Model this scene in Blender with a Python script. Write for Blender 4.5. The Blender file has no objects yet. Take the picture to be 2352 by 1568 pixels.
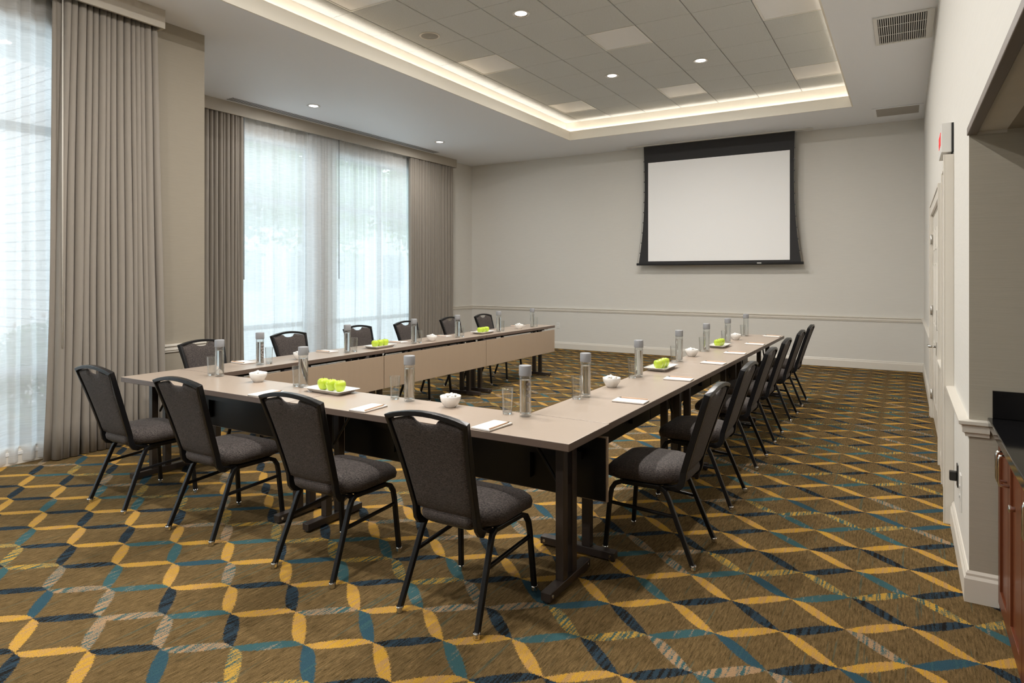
import bpy, bmesh, math, random
from mathutils import Vector, Matrix, noise as mnoise
PI = math.pi
random.seed(7)
S = bpy.context.scene
COL = S.collection

# ------------------------------------------------------------ camera, world, exposure
H = 3.869            # soffit ceiling height
HU = H + 0.33        # upper tile ceiling
cam_d = bpy.data.cameras.new('camera')
cam = bpy.data.objects.new('camera', cam_d)
COL.objects.link(cam)
cam_d.sensor_width = 36.0
cam_d.lens = 36.0 * 1487.0 / 2352.0
cam_d.shift_y = -(784.0 - 632.0) / 2352.0
cam.location = (0.0, 0.0, 1.48)
cam.rotation_euler = (PI / 2, 0, math.atan2(902.0, 1487.0))
cam_d.clip_start = 0.05
cam_d.clip_end = 200
S.camera = cam

S.view_settings.view_transform = 'Standard'
S.view_settings.look = 'None'
S.view_settings.gamma = 1.0
S.view_settings.use_curve_mapping = False
S.view_settings.exposure = 0.18

W = bpy.data.worlds.new('sky_world')
S.world = W
W.use_nodes = True
bg = W.node_tree.nodes['Background']
bg.inputs[0].default_value = (0.80, 0.895, 1.0, 1)
bg.inputs[1].default_value = 3.9

COVE_W = 17.0       # total watts of the long cove runs
DOWN_W = 46.0
SOFFIT_W = 20.0


def area(name, loc, rot, sx, sy, power, color, portal=False, spread=None):
    d = bpy.data.lights.new(name, 'AREA')
    d.shape = 'RECTANGLE'
    d.size = sx
    d.size_y = sy
    d.energy = power
    d.color = color
    if spread:
        d.spread = spread
    if portal:
        d.cycles.is_portal = True
    o = bpy.data.objects.new(name, d)
    o.location = loc
    o.rotation_euler = rot
    COL.objects.link(o)
    return o


# portals only guide the sampling of the sky through the window openings
area('window_portal', (-6.12, 0.7, 1.81), (0, -PI / 2, 0), 3.42, 4.3, 1, (1, 1, 1), portal=True)
area('window_portal', (-8.34, 6.05, 1.81), (0, -PI / 2, 0), 3.42, 2.2, 1, (1, 1, 1), portal=True)
area('window_portal', (-8.34, 8.87, 1.81), (0, -PI / 2, 0), 3.42, 2.45, 1, (1, 1, 1), portal=True)
WARM = (1.0, 0.89, 0.77)
# cove light runs, lying in the ledge round the ceiling tray, shining up
TX0, TX1, TY0, TY1 = -5.07, -0.64, -1.6, 10.33
area('cove_light', (TX0 - 0.045, (TY0 + TY1) / 2, H + 0.10), (PI, 0, 0), 0.04, TY1 - TY0 + 0.1, COVE_W, WARM)
area('cove_light', (TX1 + 0.045, (TY0 + TY1) / 2, H + 0.10), (PI, 0, 0), 0.04, TY1 - TY0 + 0.1, COVE_W, WARM)
area('cove_light', ((TX0 + TX1) / 2, TY1 + 0.05, H + 0.10), (PI, 0, 0), TX1 - TX0, 0.04, COVE_W * 0.38, WARM)
area('cove_light', ((TX0 + TX1) / 2, TY0 - 0.05, H + 0.10), (PI, 0, 0), TX1 - TX0, 0.04, COVE_W * 0.38, WARM)

# ------------------------------------------------------------ helpers


class NT:
    def __init__(self, mat):
        self.t = mat.node_tree
        self.n = self.t.nodes
        self.l = self.t.links

    def new(self, typ, **kw):
        n = self.n.new(typ)
        for k, v in kw.items():
            setattr(n, k, v)
        return n

    def link(self, a, b):
        self.l.new(a, b)

    def put(self, inp, v):
        if hasattr(v, 'is_output') or isinstance(v, bpy.types.NodeSocket):
            self.l.new(v, inp)
        else:
            inp.default_value = v

    def m(self, op, a, b=0.0, c=0.0):
        n = self.n.new('ShaderNodeMath')
        n.operation = op
        self.put(n.inputs[0], a)
        self.put(n.inputs[1], b)
        self.put(n.inputs[2], c)
        return n.outputs[0]

    def mix(self, f, a, b):
        n = self.n.new('ShaderNodeMix')
        n.data_type = 'RGBA'
        self.put(n.inputs[0], f)
        self.put(n.inputs[6], a if not isinstance(a, tuple) else (*a, 1)[:4])
        self.put(n.inputs[7], b if not isinstance(b, tuple) else (*b, 1)[:4])
        return n.outputs[2]

    def noise(self, vec, scale, detail=2.0, rough=0.5):
        n = self.n.new('ShaderNodeTexNoise')
        n.inputs['Scale'].default_value = scale
        n.inputs['Detail'].default_value = detail
        n.inputs['Roughness'].default_value = rough
        if vec is not None:
            self.l.new(vec, n.inputs['Vector'])
        return n.outputs[0]

    def scaled(self, vec, sc):
        n = self.n.new('ShaderNodeMapping')
        n.inputs['Scale'].default_value = sc
        self.l.new(vec, n.inputs['Vector'])
        return n.outputs[0]

    def comb(self, x, y, z=0.0):
        n = self.n.new('ShaderNodeCombineXYZ')
        self.put(n.inputs[0], x)
        self.put(n.inputs[1], y)
        self.put(n.inputs[2], z)
        return n.outputs[0]


def mat(name, color, rough=0.5, metal=0.0, spec=None, noise=None, bump=None, transmission=0.0, ior=None,
        sheen=0.0, coat=0.0, subsurf=0.0):
    """noise = (scale vec, amount), bump = (scale vec, strength, distance) in object space"""
    m = bpy.data.materials.new(name)
    m.use_nodes = True
    q = NT(m)
    b = q.n['Principled BSDF']
    b.inputs['Base Color'].default_value = (*color, 1)
    b.inputs['Roughness'].default_value = rough
    b.inputs['Metallic'].default_value = metal
    b.inputs['Transmission Weight'].default_value = transmission
    if ior:
        b.inputs['IOR'].default_value = ior
    if spec is not None:
        b.inputs['Specular IOR Level'].default_value = spec
    if sheen:
        b.inputs['Sheen Weight'].default_value = sheen
        b.inputs['Sheen Roughness'].default_value = 0.5
    if coat:
        b.inputs['Coat Weight'].default_value = coat
        b.inputs['Coat Roughness'].default_value = 0.15
    co = q.new('ShaderNodeTexCoord').outputs['Object']
    if noise:
        sc, amt = noise
        f = q.noise(q.scaled(co, sc), 1.0, 3.0)
        dark = tuple(c * (1 - amt) for c in color)
        lite = tuple(min(1, c * (1 + amt)) for c in color)
        q.link(q.mix(f, dark, lite), b.inputs['Base Color'])
    if bump:
        sc, st, dist = bump
        f = q.noise(q.scaled(co, sc), 1.0, 2.0)
        bn = q.new('ShaderNodeBump')
        bn.inputs['Strength'].default_value = st
        bn.inputs['Distance'].default_value = dist
        q.link(f, bn.inputs['Height'])
        q.link(bn.outputs[0], b.inputs['Normal'])
    return m


def emis(name, color, strength):
    m = bpy.data.materials.new(name)
    m.use_nodes = True
    b = m.node_tree.nodes['Principled BSDF']
    b.inputs['Base Color'].default_value = (*color, 1)
    b.inputs['Emission Color'].default_value = (*color, 1)
    b.inputs['Emission Strength'].default_value = strength
    return m


def thing(name, label, cat, loc=(0, 0, 0), rotz=0.0, group=None):
    o = bpy.data.objects.new(name, None)
    o.empty_display_size = 0.1
    COL.objects.link(o)
    o.location = loc
    o.rotation_euler = (0, 0, rotz)
    o['label'] = label
    o['category'] = cat
    if group:
        o['group'] = group
    return o


def tag(o, label, cat, group=None, kind=None):
    o['label'] = label
    o['category'] = cat
    if group:
        o['group'] = group
    if kind:
        o['kind'] = kind
    return o


def copy_tree(o, parent=None):
    c = o.copy()
    COL.objects.link(c)
    c.parent = parent
    for ch in list(o.children):
        copy_tree(ch, c)
    return c


def again(proto, first, loc, rotz, label, group=None):
    o = proto if first else copy_tree(proto)
    o.location = loc
    o.rotation_euler = (0, 0, rotz)
    o['label'] = label
    if group:
        o['group'] = group
    return o


class MB:
    def __init__(self):
        self.bm = bmesh.new()

    def box(self, x0, x1, y0, y1, z0, z1):
        v = [self.bm.verts.new(p) for p in
             [(x0, y0, z0), (x1, y0, z0), (x1, y1, z0), (x0, y1, z0), (x0, y0, z1), (x1, y0, z1), (x1, y1, z1), (x0, y1, z1)]]
        for f in [(0, 3, 2, 1), (4, 5, 6, 7), (0, 1, 5, 4), (1, 2, 6, 5), (2, 3, 7, 6), (3, 0, 4, 7)]:
            self.bm.faces.new([v[i] for i in f])
        return self

    def rings(self, rings, cap0=True, cap1=True, closed=True, smooth=True):
        """rings: list of lists of points, all the same length"""
        vs = [[self.bm.verts.new(p) for p in r] for r in rings]
        n = len(vs[0])
        for a, b in zip(vs[:-1], vs[1:]):
            for k in range(n if closed else n - 1):
                f = self.bm.faces.new([a[k], a[(k + 1) % n], b[(k + 1) % n], b[k]])
                f.smooth = smooth
        if cap0 and closed:
            self.bm.faces.new(list(reversed(vs[0])))
        if cap1 and closed:
            self.bm.faces.new(vs[-1])
        return self

    def lathe(self, prof, n=24, c=(0, 0), cap0=True, cap1=True):
        rs = []
        for r, z in prof:
            rs.append([(c[0] + r * math.cos(2 * PI * k / n), c[1] + r * math.sin(2 * PI * k / n), z) for k in range(n)])
        return self.rings(rs, cap0, cap1)

    def tube(self, pts, r=0.01, n=8, rect=None, side=None, cap=True, smooth=True):
        """sweep a circle (r) or rectangle rect=(half_side, half_other); side = fixed sideways direction"""
        pts = [Vector(p) for p in pts]
        rs = []
        N = len(pts)
        s_prev = Vector(side).normalized() if side else None
        for i, p in enumerate(pts):
            a = (pts[i] - pts[i - 1]).normalized() if i > 0 else (pts[1] - pts[0]).normalized()
            b = (pts[i + 1] - pts[i]).normalized() if i < N - 1 else a
            t = (a + b).normalized()
            k = 1.0 / max(0.5, t.dot(a))
            if s_prev is None:
                s_prev = Vector((1, 0, 0)) if abs(t.x) < 0.9 else Vector((0, 1, 0))
            s = (s_prev - t * s_prev.dot(t))
            if s.length < 1e-4:
                s = Vector((0, 1, 0)) - t * t.y
            s.normalize()
            if not side:
                s_prev = s
            o = t.cross(s)
            mdir = (b - a)
            mdir = mdir.normalized() if mdir.length > 1e-5 else None
            ring = []
            if rect:
                cs = [(-rect[0], -rect[1]), (rect[0], -rect[1]), (rect[0], rect[1]), (-rect[0], rect[1])]
            else:
                cs = [(r * math.cos(2 * PI * q / n), r * math.sin(2 * PI * q / n)) for q in range(n)]
            for (u, v) in cs:
                off = s * u + o * v
                if mdir is not None:
                    off = off + mdir * off.dot(mdir) * (k - 1)
                ring.append(p + off)
            rs.append(ring)
        return self.rings(rs, cap, cap, smooth=smooth and not rect)

    def prism(self, poly, z0, z1):
        a = [(x, y, z0) for x, y in poly]
        b = [(x, y, z1) for x, y in poly]
        return self.rings([a, b], smooth=False)

    def sphere(self, c, r, n=12, m=8, sz=1.0):
        rs = []
        for i in range(m + 1):
            a = PI * (i / m) - PI / 2
            rr = max(1e-4, r * math.cos(a))
            rs.append([(c[0] + rr * math.cos(2 * PI * k / n), c[1] + rr * math.sin(2 * PI * k / n), c[2] + r * sz * math.sin(a)) for k in range(n)])
        return self.rings(rs)

    def build(self, name, material, parent=None, bevel=0.0, seg=2, kind=None, label=None, smooth=False):
        bmesh.ops.recalc_face_normals(self.bm, faces=self.bm.faces[:])
        me = bpy.data.meshes.new(name)
        self.bm.to_mesh(me)
        self.bm.free()
        if smooth:
            for p in me.polygons:
                p.use_smooth = True
        for mm in (material if isinstance(material, list) else [material]):
            me.materials.append(mm)
        o = bpy.data.objects.new(name, me)
        COL.objects.link(o)
        if parent is not None:
            o.parent = parent
        if bevel:
            md = o.modifiers.new('bevel', 'BEVEL')
            md.width = bevel
            md.segments = seg
            md.limit_method = 'ANGLE'
            md.angle_limit = math.radians(40)
        if kind:
            o['kind'] = kind
        if label:
            o['label'] = label
        return o


def struct(name, mb, material, parent=None, bevel=0.0):
    o = mb.build(name, material, parent, bevel)
    if parent is None:
        o['kind'] = 'structure'
    return o


def sweep_profile(mb, prof, path):
    """moulding: prof = [(depth, z)], path = [((x, y), (nx, ny))...] with nx, ny the outward (into room) offset direction"""
    rs = []
    for (p, nn) in path:
        rs.append([(p[0] + nn[0] * d, p[1] + nn[1] * d, z) for d, z in prof])
    mb.rings(rs, smooth=False)
    return mb


# ------------------------------------------------------------ materials
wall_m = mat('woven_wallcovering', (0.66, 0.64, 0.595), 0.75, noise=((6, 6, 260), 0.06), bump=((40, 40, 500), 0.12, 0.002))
niche_m = mat('woven_wallcovering_niche', (0.42, 0.385, 0.315), 0.75, noise=((6, 6, 300), 0.10), bump=((40, 40, 500), 0.15, 0.002))  # same wallcovering in a lighter copy, offsetting the weaker light in the niche
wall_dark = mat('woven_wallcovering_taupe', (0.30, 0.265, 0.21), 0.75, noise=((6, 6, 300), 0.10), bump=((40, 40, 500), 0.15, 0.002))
soffit_m = mat('soffit_paint', (0.86, 0.88, 0.92), 0.6)
fascia_m = mat('fascia_paint', (0.84, 0.80, 0.71), 0.5)
trim_m = mat('cream_trim_paint', (0.70, 0.66, 0.59), 0.35)
door_m = mat('door_paint', (0.70, 0.66, 0.59), 0.3)
tile_m = mat('acoustic_tile', (0.60, 0.62, 0.62), 0.9, noise=((60, 60, 60), 0.10), bump=((90, 90, 90), 0.6, 0.006))
grid_m = mat('ceiling_grid_paint', (0.30, 0.29, 0.28), 0.5)
lens_m = mat('prismatic_lens', (0.80, 0.80, 0.80), 0.25, noise=((20, 20, 20), 0.02))
drape_m = mat('taupe_drape_cloth', (0.265, 0.235, 0.20), 0.8, noise=((60, 60, 4), 0.08), bump=((300, 300, 40), 0.15, 0.002), sheen=0.25)
valance_m = mat('valance_paint', (0.42, 0.38, 0.32), 0.6)
black_metal = mat('black_powder_coat', (0.008, 0.008, 0.009), 0.30, spec=0.3)
brown_metal = mat('dark_bronze_powder_coat', (0.035, 0.026, 0.022), 0.35, spec=0.5)
chrome = mat('chrome', (0.75, 0.74, 0.72), 0.15, metal=1.0)
nickel = mat('brushed_nickel', (0.6, 0.58, 0.55), 0.3, metal=1.0)
lam_m = mat('taupe_laminate', (0.41, 0.33, 0.265), 0.28, noise=((3, 90, 3), 0.04), spec=0.6)
edge_m = mat('taupe_edge_band', (0.125, 0.090, 0.072), 0.4)
panel_m = mat('tan_laminate', (0.36, 0.275, 0.20), 0.4, noise=((60, 60, 3), 0.03))
white_china = mat('white_china', (0.85, 0.83, 0.80), 0.12, coat=0.5)
paper_m = mat('notepad_paper', (0.86, 0.82, 0.78), 0.8)
pencil_m = mat('natural_pencil', (0.62, 0.40, 0.26), 0.5)
mint_m = mat('white_mints', (0.86, 0.84, 0.80), 0.5)
cap_m = mat('grey_bottle_cap', (0.27, 0.275, 0.29), 0.45)
print_m = mat('grey_print', (0.42, 0.37, 0.38), 0.6)
plastic_w = mat('white_plastic', (0.72, 0.71, 0.68), 0.35)
plastic_k = mat('black_plastic', (0.015, 0.015, 0.015), 0.35)
screen_w = mat('projection_fabric', (0.90, 0.90, 0.90), 0.8)
screen_k = mat('black_screen_border', (0.022, 0.021, 0.022), 0.75)
granite = mat('black_granite', (0.008, 0.008, 0.009), 0.08, noise=((120, 120, 120), 0.6), spec=0.6)
cherry = mat('cherry_wood', (0.125, 0.030, 0.008), 0.42, noise=((14, 14, 1.2), 0.35), coat=0.12)
niche_edge = mat('bronze_edge_trim', (0.16, 0.13, 0.11), 0.5)
vent_dark = mat('vent_shadow_box', (0.03, 0.028, 0.026), 0.8)
vent_tan = mat('tan_vent_paint', (0.36, 0.33, 0.29), 0.5)
speaker_m = mat('speaker_mesh', (0.36, 0.35, 0.32), 0.7, bump=((300, 300, 300), 0.4, 0.002))
bulb_m = emis('downlight_lens', (1.0, 0.90, 0.84), 4.0)
alum = mat('dark_window_frame', (0.26, 0.28, 0.30), 0.4)
sill_m = mat('white_window_paint', (0.75, 0.76, 0.76), 0.4)
rod_m = mat('white_rail', (0.7, 0.7, 0.68), 0.4)
water_m = mat('water', (1, 1, 1), 0.0, transmission=1.0, ior=1.33)


def thin_glass():
    m = bpy.data.materials.new('thin_clear_glass')
    m.use_nodes = True
    q = NT(m)
    q.n.remove(q.n['Principled BSDF'])
    tr = q.new('ShaderNodeBsdfTransparent')
    tr.inputs[0].default_value = (0.975, 0.985, 0.985, 1)
    gl = q.new('ShaderNodeBsdfGlossy')
    gl.inputs['Roughness'].default_value = 0.05
    fr = q.new('ShaderNodeLayerWeight')
    fr.inputs[0].default_value = 0.5
    a = q.new('ShaderNodeMixShader')
    q.link(q.m('MULTIPLY_ADD', q.m('POWER', fr.outputs['Facing'], 2.2), 0.60, 0.07), a.inputs[0])
    q.link(tr.outputs[0], a.inputs[1])
    q.link(gl.outputs[0], a.inputs[2])
    q.link(a.outputs[0], q.n['Material Output'].inputs[0])
    return m


glass_m = thin_glass()
solid_glass = mat('solid_glass', (0.98, 0.99, 0.99), 0.0, transmission=1.0, ior=1.45)


def fabric():
    m = bpy.data.materials.new('charcoal_crinkle_fabric')
    m.use_nodes = True
    q = NT(m)
    b = q.n['Principled BSDF']
    co = q.new('ShaderNodeTexCoord').outputs['Object']
    f = q.noise(q.scaled(co, (120, 120, 430)), 1.0, 3.0, 0.6)
    r = q.new('ShaderNodeValToRGB')
    r.color_ramp.elements[0].position = 0.36
    r.color_ramp.elements[0].color = (0.016, 0.013, 0.012, 1)
    r.color_ramp.elements[1].position = 0.68
    r.color_ramp.elements[1].color = (0.105, 0.085, 0.077, 1)
    q.link(f, r.inputs[0])
    q.link(r.outputs[0], b.inputs['Base Color'])
    b.inputs['Roughness'].default_value = 0.7
    b.inputs['Sheen Weight'].default_value = 0.06
    b.inputs['Specular IOR Level'].default_value = 0.25
    bn = q.new('ShaderNodeBump')
    bn.inputs['Strength'].default_value = 0.7
    bn.inputs['Distance'].default_value = 0.003
    q.link(f, bn.inputs['Height'])
    q.link(bn.outputs[0], b.inputs['Normal'])
    return m


fabric_m = fabric()


def apple_mat():
    m = bpy.data.materials.new('green_apple_skin')
    m.use_nodes = True
    q = NT(m)
    b = q.n['Principled BSDF']
    co = q.new('ShaderNodeTexCoord').outputs['Object']
    f = q.noise(co, 16.0, 3.0)
    g = q.noise(q.scaled(co, (400, 400, 400)), 1.0, 1.0)
    c = q.mix(f, (0.30, 0.50, 0.02), (0.66, 0.74, 0.06))
    q.link(q.mix(q.m('GREATER_THAN', g, 0.72), c, (0.75, 0.78, 0.30)), b.inputs['Base Color'])
    b.inputs['Roughness'].default_value = 0.25
    b.inputs['Coat Weight'].default_value = 0.3
    return m


apple_m = apple_mat()
stem_m = mat('apple_stem', (0.10, 0.07, 0.03), 0.7)


def sheer_mat():
    m = bpy.data.materials.new('white_sheer_voile')
    m.use_nodes = True
    q = NT(m)
    q.n.remove(q.n['Principled BSDF'])
    out = q.n['Material Output']
    co = q.new('ShaderNodeTexCoord').outputs['Object']
    weave = q.noise(q.scaled(co, (8, 8, 190)), 1.0, 3.0)
    fac = q.m('MULTIPLY_ADD', weave, 0.36, 0.62)
    tr = q.new('ShaderNodeBsdfTransparent')
    tl = q.new('ShaderNodeBsdfTranslucent')
    tl.inputs[0].default_value = (0.88, 0.90, 0.92, 1)
    df = q.new('ShaderNodeBsdfDiffuse')
    df.inputs[0].default_value = (0.85, 0.85, 0.85, 1)
    a = q.new('ShaderNodeMixShader')
    a.inputs[0].default_value = 0.4
    q.link(tl.outputs[0], a.inputs[1])
    q.link(df.outputs[0], a.inputs[2])
    b = q.new('ShaderNodeMixShader')
    q.link(fac, b.inputs[0])
    q.link(tr.outputs[0], b.inputs[1])
    q.link(a.outputs[0], b.inputs[2])
    q.link(b.outputs[0], out.inputs[0])
    return m


sheer_m = sheer_mat()


def pane_mat():
    m = bpy.data.materials.new('window_pane_glass')
    m.use_nodes = True
    q = NT(m)
    q.n.remove(q.n['Principled BSDF'])
    out = q.n['Material Output']
    tr = q.new('ShaderNodeBsdfTransparent')
    tr.inputs[0].default_value = (0.93, 0.97, 0.96, 1)
    gl = q.new('ShaderNodeBsdfGlossy')
    gl.inputs['Roughness'].default_value = 0.02
    a = q.new('ShaderNodeMixShader')
    a.inputs[0].default_value = 0.06
    q.link(tr.outputs[0], a.inputs[1])
    q.link(gl.outputs[0], a.inputs[2])
    q.link(a.outputs[0], out.inputs[0])
    return m


pane_m = pane_mat()


def carpet_mat():
    m = bpy.data.materials.new('ribbon_lattice_carpet')
    m.use_nodes = True
    q = NT(m)
    b = q.n['Principled BSDF']
    co = q.new('ShaderNodeTexCoord').outputs['Object']
    sep = q.new('ShaderNodeSeparateXYZ')
    q.link(co, sep.inputs[0])
    X, Y = sep.outputs[0], sep.outputs[1]
    j1 = q.noise(co, 150.0, 2.0, 0.7)
    j2 = q.noise(q.comb(q.m('ADD', X, 11.3), q.m('ADD', Y, 4.7)), 150.0, 2.0, 0.7)
    xj = q.m('MULTIPLY_ADD', q.m('SUBTRACT', j1, 0.5), 0.030, X)
    yj = q.m('MULTIPLY_ADD', q.m('SUBTRACT', j2, 0.5), 0.030, Y)
    s = q.m('DIVIDE', q.m('ADD', xj, 0.443), 0.2311)
    t = q.m('DIVIDE', q.m('SUBTRACT', yj, 3.193), 0.1565)
    i = q.m('FLOOR', s)
    u = q.m('SUBTRACT', s, i)
    p = q.m('FLOORED_MODULO', i, 2.0)
    tp = q.m('SUBTRACT', t, p)
    k = q.m('FLOOR', q.m('DIVIDE', tp, 2.0))
    tau = q.m('SUBTRACT', tp, q.m('MULTIPLY', k, 2.0))
    j0 = q.m('MULTIPLY_ADD', k, 2.0, p)
    def edge(v):   # flat near the node, then a near-straight run
        return q.m('POWER', q.m('MAXIMUM', q.m('DIVIDE', q.m('SUBTRACT', v, 0.20), 0.80), 0.0), 1.32)
    C = q.m('SUBTRACT', edge(u), 0.012)
    Sn = q.m('SUBTRACT', 1.012, edge(q.m('SUBTRACT', 1.0, u)))
    A = q.m('MULTIPLY', q.m('GREATER_THAN', tau, C), q.m('LESS_THAN', tau, Sn))
    B = q.m('MULTIPLY', q.m('GREATER_THAN', tau, q.m('SUBTRACT', 2.0, Sn)), q.m('LESS_THAN', tau, q.m('SUBTRACT', 2.0, C)))
    q1 = q.m('SUBTRACT', 1.0, p)
    A = q.m('MINIMUM', A, 1.0)
    B = q.m('MULTIPLY', B, q.m('SUBTRACT', 1.0, A))
    yel = q.m('ADD', q.m('MULTIPLY', A, p), q.m('MULTIPLY', B, q1))
    rib = q.m('ADD', A, B)
    top = q.m('ADD', j0, q.m('ADD', A, q.m('MULTIPLY', B, 2.0)))   # top node of the yellow zigzag
    row = q.m('ROUND', q.m('DIVIDE', top, 2.0))
    mixrow = q.m('COMPARE', q.m('FLOORED_MODULO', row, 3.0), 1.0, 0.1)
    wn = q.new('ShaderNodeTexWhiteNoise', noise_dimensions='3D')
    q.link(q.comb(q.m('FLOORED_MODULO', i, 9.0), q.m('FLOORED_MODULO', j0, 12.0), A), wn.inputs[0])
    h = wn.outputs[0]
    wn2 = q.new('ShaderNodeTexWhiteNoise', noise_dimensions='3D')
    q.link(q.comb(q.m('FLOOR', q.m('DIVIDE', i, 2.0)), row, 5.0), wn2.inputs[0])
    h2 = wn2.outputs[0]
    # yarn stripes run along Y
    st = q.noise(q.comb(q.m('MULTIPLY', xj, 150.0), q.m('MULTIPLY', Y, 5.0)), 1.0, 1.0)
    st2 = q.noise(q.comb(q.m('MULTIPLY_ADD', xj, 130.0, 40.0), q.m('MULTIPLY', Y, 2.2)), 1.0, 1.0)
    st3 = q.noise(q.comb(q.m('MULTIPLY_ADD', X, 60.0, 90.0), q.m('MULTIPLY', Y, 1.6)), 1.0, 1.0)

    def step(v, a, w=0.03):
        return q.m('MINIMUM', q.m('MAXIMUM', q.m('DIVIDE', q.m('SUBTRACT', v, a), w), 0.0), 1.0)
    yellow = q.mix(step(st, 0.50), (0.60, 0.34, 0.05), (0.50, 0.29, 0.11))
    ystripe = q.mix(step(st, 0.49), (0.55, 0.33, 0.06), (0.06, 0.12, 0.11))
    tbeige = q.mix(step(st, 0.47), (0.055, 0.13, 0.135), (0.42, 0.27, 0.15))
    dark = q.mix(step(st, 0.50), (0.032, 0.056, 0.078), (0.016, 0.014, 0.012))
    teal = q.mix(step(st, 0.66), (0.052, 0.125, 0.135), (0.40, 0.27, 0.16))
    blue = q.mix(step(st2, 0.6), (0.038, 0.090, 0.120), (0.050, 0.115, 0.125))
    mixc = q.mix(q.m('GREATER_THAN', h2, 0.45), tbeige, ystripe)
    yfam = q.mix(mixrow, yellow, mixc)
    bfam = q.mix(q.m('GREATER_THAN', h, 0.50), dark, q.mix(q.m('GREATER_THAN', h, 0.78), teal, q.mix(q.m('GREATER_THAN', h, 0.88), tbeige, blue)))
    ribc = q.mix(yel, bfam, yfam)
    big = q.noise(co, 1.3, 2.0)
    fine = q.noise(q.comb(q.m('MULTIPLY', X, 130.0), q.m('MULTIPLY', Y, 16.0)), 1.0, 4.0, 0.75)
    brown = q.mix(step(fine, 0.30, 0.40), (0.064, 0.042, 0.014), (0.262, 0.172, 0.076))
    brown = q.mix(q.m('MULTIPLY', step(st3, 0.66, 0.03), 0.45), brown, (0.06, 0.12, 0.10))
    brown = q.mix(q.m('MULTIPLY', step(st2, 0.62, 0.05), 0.30), brown, (0.055, 0.040, 0.022))
    base = q.mix(rib, brown, ribc)
    fz = q.noise(co, 260.0, 3.0, 0.75)
    base = q.mix(q.m('MULTIPLY', step(fz, 0.46, 0.25), 0.55), base, (0.010, 0.008, 0.006))
    q.link(q.mix(0.08, base, (0.0, 0.0, 0.0)), b.inputs['Base Color'])
    b.inputs['Roughness'].default_value = 0.95
    b.inputs['Specular IOR Level'].default_value = 0.05
    bn = q.new('ShaderNodeBump')
    bn.inputs['Strength'].default_value = 0.6
    bn.inputs['Distance'].default_value = 0.006
    q.link(fz, bn.inputs['Height'])
    q.link(bn.outputs[0], b.inputs['Normal'])
    return m


# ------------------------------------------------------------ room shell
XR = 0.25      # right wall plane
XL = -8.13     # far left wall plane
XN = -5.97     # near left wall plane
YF = 11.70     # far wall
YP = 3.93      # end of the near left wall (jog)
YB = -4.0      # wall behind the camera
YN = 3.60      # end of the right wall: wet-bar niche towards the camera
XNB = 1.05     # back of niche

struct('floor', MB().box(XL - 0.3, XNB + 0.3, YB - 0.1, YF + 0.2, -0.12, 0.0), carpet_mat())

# far wall
struct('wall_far', MB().box(XL - 0.3, XR + 0.3, YF, YF + 0.15, 0, HU + 0.1), wall_m)
struct('wall_back', MB().box(XN - 0.3, XNB + 0.3, YB - 0.15, YB, 0, HU + 0.1), wall_m)

# left wall with two windows
WZ0, WZ1 = 0.10, 3.53
WA = (4.95, 7.25)
WB = (7.55, 10.10)


def wall_with_holes(x0, x1, ya, yb, holes):
    mb = MB()
    y = ya
    for (a, b) in holes:
        mb.box(x0, x1, y, a, 0, H + 0.05)
        mb.box(x0, x1, a, b, 0, WZ0)
        mb.box(x0, x1, a, b, WZ1, H + 0.05)
        y = b
    mb.box(x0, x1, y, yb, 0, H + 0.05)
    return mb


struct('wall_left', wall_with_holes(XL - 0.26, XL, YP, YF, [WA, WB]), wall_m)
NW = (-1.4, 2.85)
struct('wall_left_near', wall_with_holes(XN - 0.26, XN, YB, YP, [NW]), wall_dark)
# return wall of the jog (its outside is brick)
struct('wall_return', MB().box(XL - 0.26, XN - 0.26, YP - 0.16, YP, 0, H + 0.05), wall_m)


def window(n, x, ya, yb, mull, transoms):
    """x = room side wall plane; frame sits 0.12..0.18 deep"""
    fr = MB()
    xo, xi = x - 0.20, x - 0.14
    w = 0.06
    fr.box(xo, xi, ya, ya + w, WZ0, WZ1).box(xo, xi, yb - w, yb, WZ0, WZ1)
    fr.box(xo, xi, ya + w, yb - w, WZ0, WZ0 + w).box(xo, xi, ya + w, yb - w, WZ1 - w, WZ1)
    o = struct('window_%d' % n, fr, alum, bevel=0.004)
    for m_ in mull:
        MB().box(xo + 0.005, xi, m_ - 0.03, m_ + 0.03, WZ0 + w, WZ1 - w).build('mullion', alum, o)
    edges = [ya + w] + [m_ for m_ in mull] + [yb - w]
    for t_ in transoms:
        MB().box(xo + 0.004, xi + 0.002, ya + w, yb - w, t_ - 0.035, t_ + 0.035).build('transom', alum, o)
    zs = [WZ0 + w] + transoms + [WZ1 - w]
    for a, b in zip(edges[:-1], edges[1:]):
        for c, d in zip(zs[:-1], zs[1:]):
            MB().box(x - 0.176, x - 0.170, a, b, c, d).build('pane', pane_m, o)
    MB().box(x - 0.14, x + 0.02, ya - 0.03, yb + 0.03, WZ0 - 0.03, WZ0 + 0.0).build('window_sill', sill_m, o, bevel=0.004)
    MB().box(x - 0.14, x - 0.02, ya, yb, WZ1 - 0.035, WZ1).build('window_head', sill_m, o)
    return o


window(1, XN, NW[0], NW[1], [0.0, 1.45], [0.70, 2.68])
window(2, XL, WA[0], WA[1], [], [0.70, 2.62])
window(3, XL, WB[0], WB[1], [8.95], [0.70, 2.62])

# right wall: solid with two door openings (doors almost edge-on), from the far corner to the niche
D1 = (6.14, 8.02, 2.10)
D2 = (4.74, 5.42, 2.10)
XRW = XR + 0.14
rw = MB()
y = YN
for (a, b, zt) in (D2, D1):
    rw.box(XR, XRW, y, a, 0, H + 0.05)
    rw.box(XR, XRW, a, b, zt, H + 0.05)
    y = b
rw.box(XR, XRW, y, YF, 0, H + 0.05)
struct('wall_right', rw, wall_m)
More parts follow.
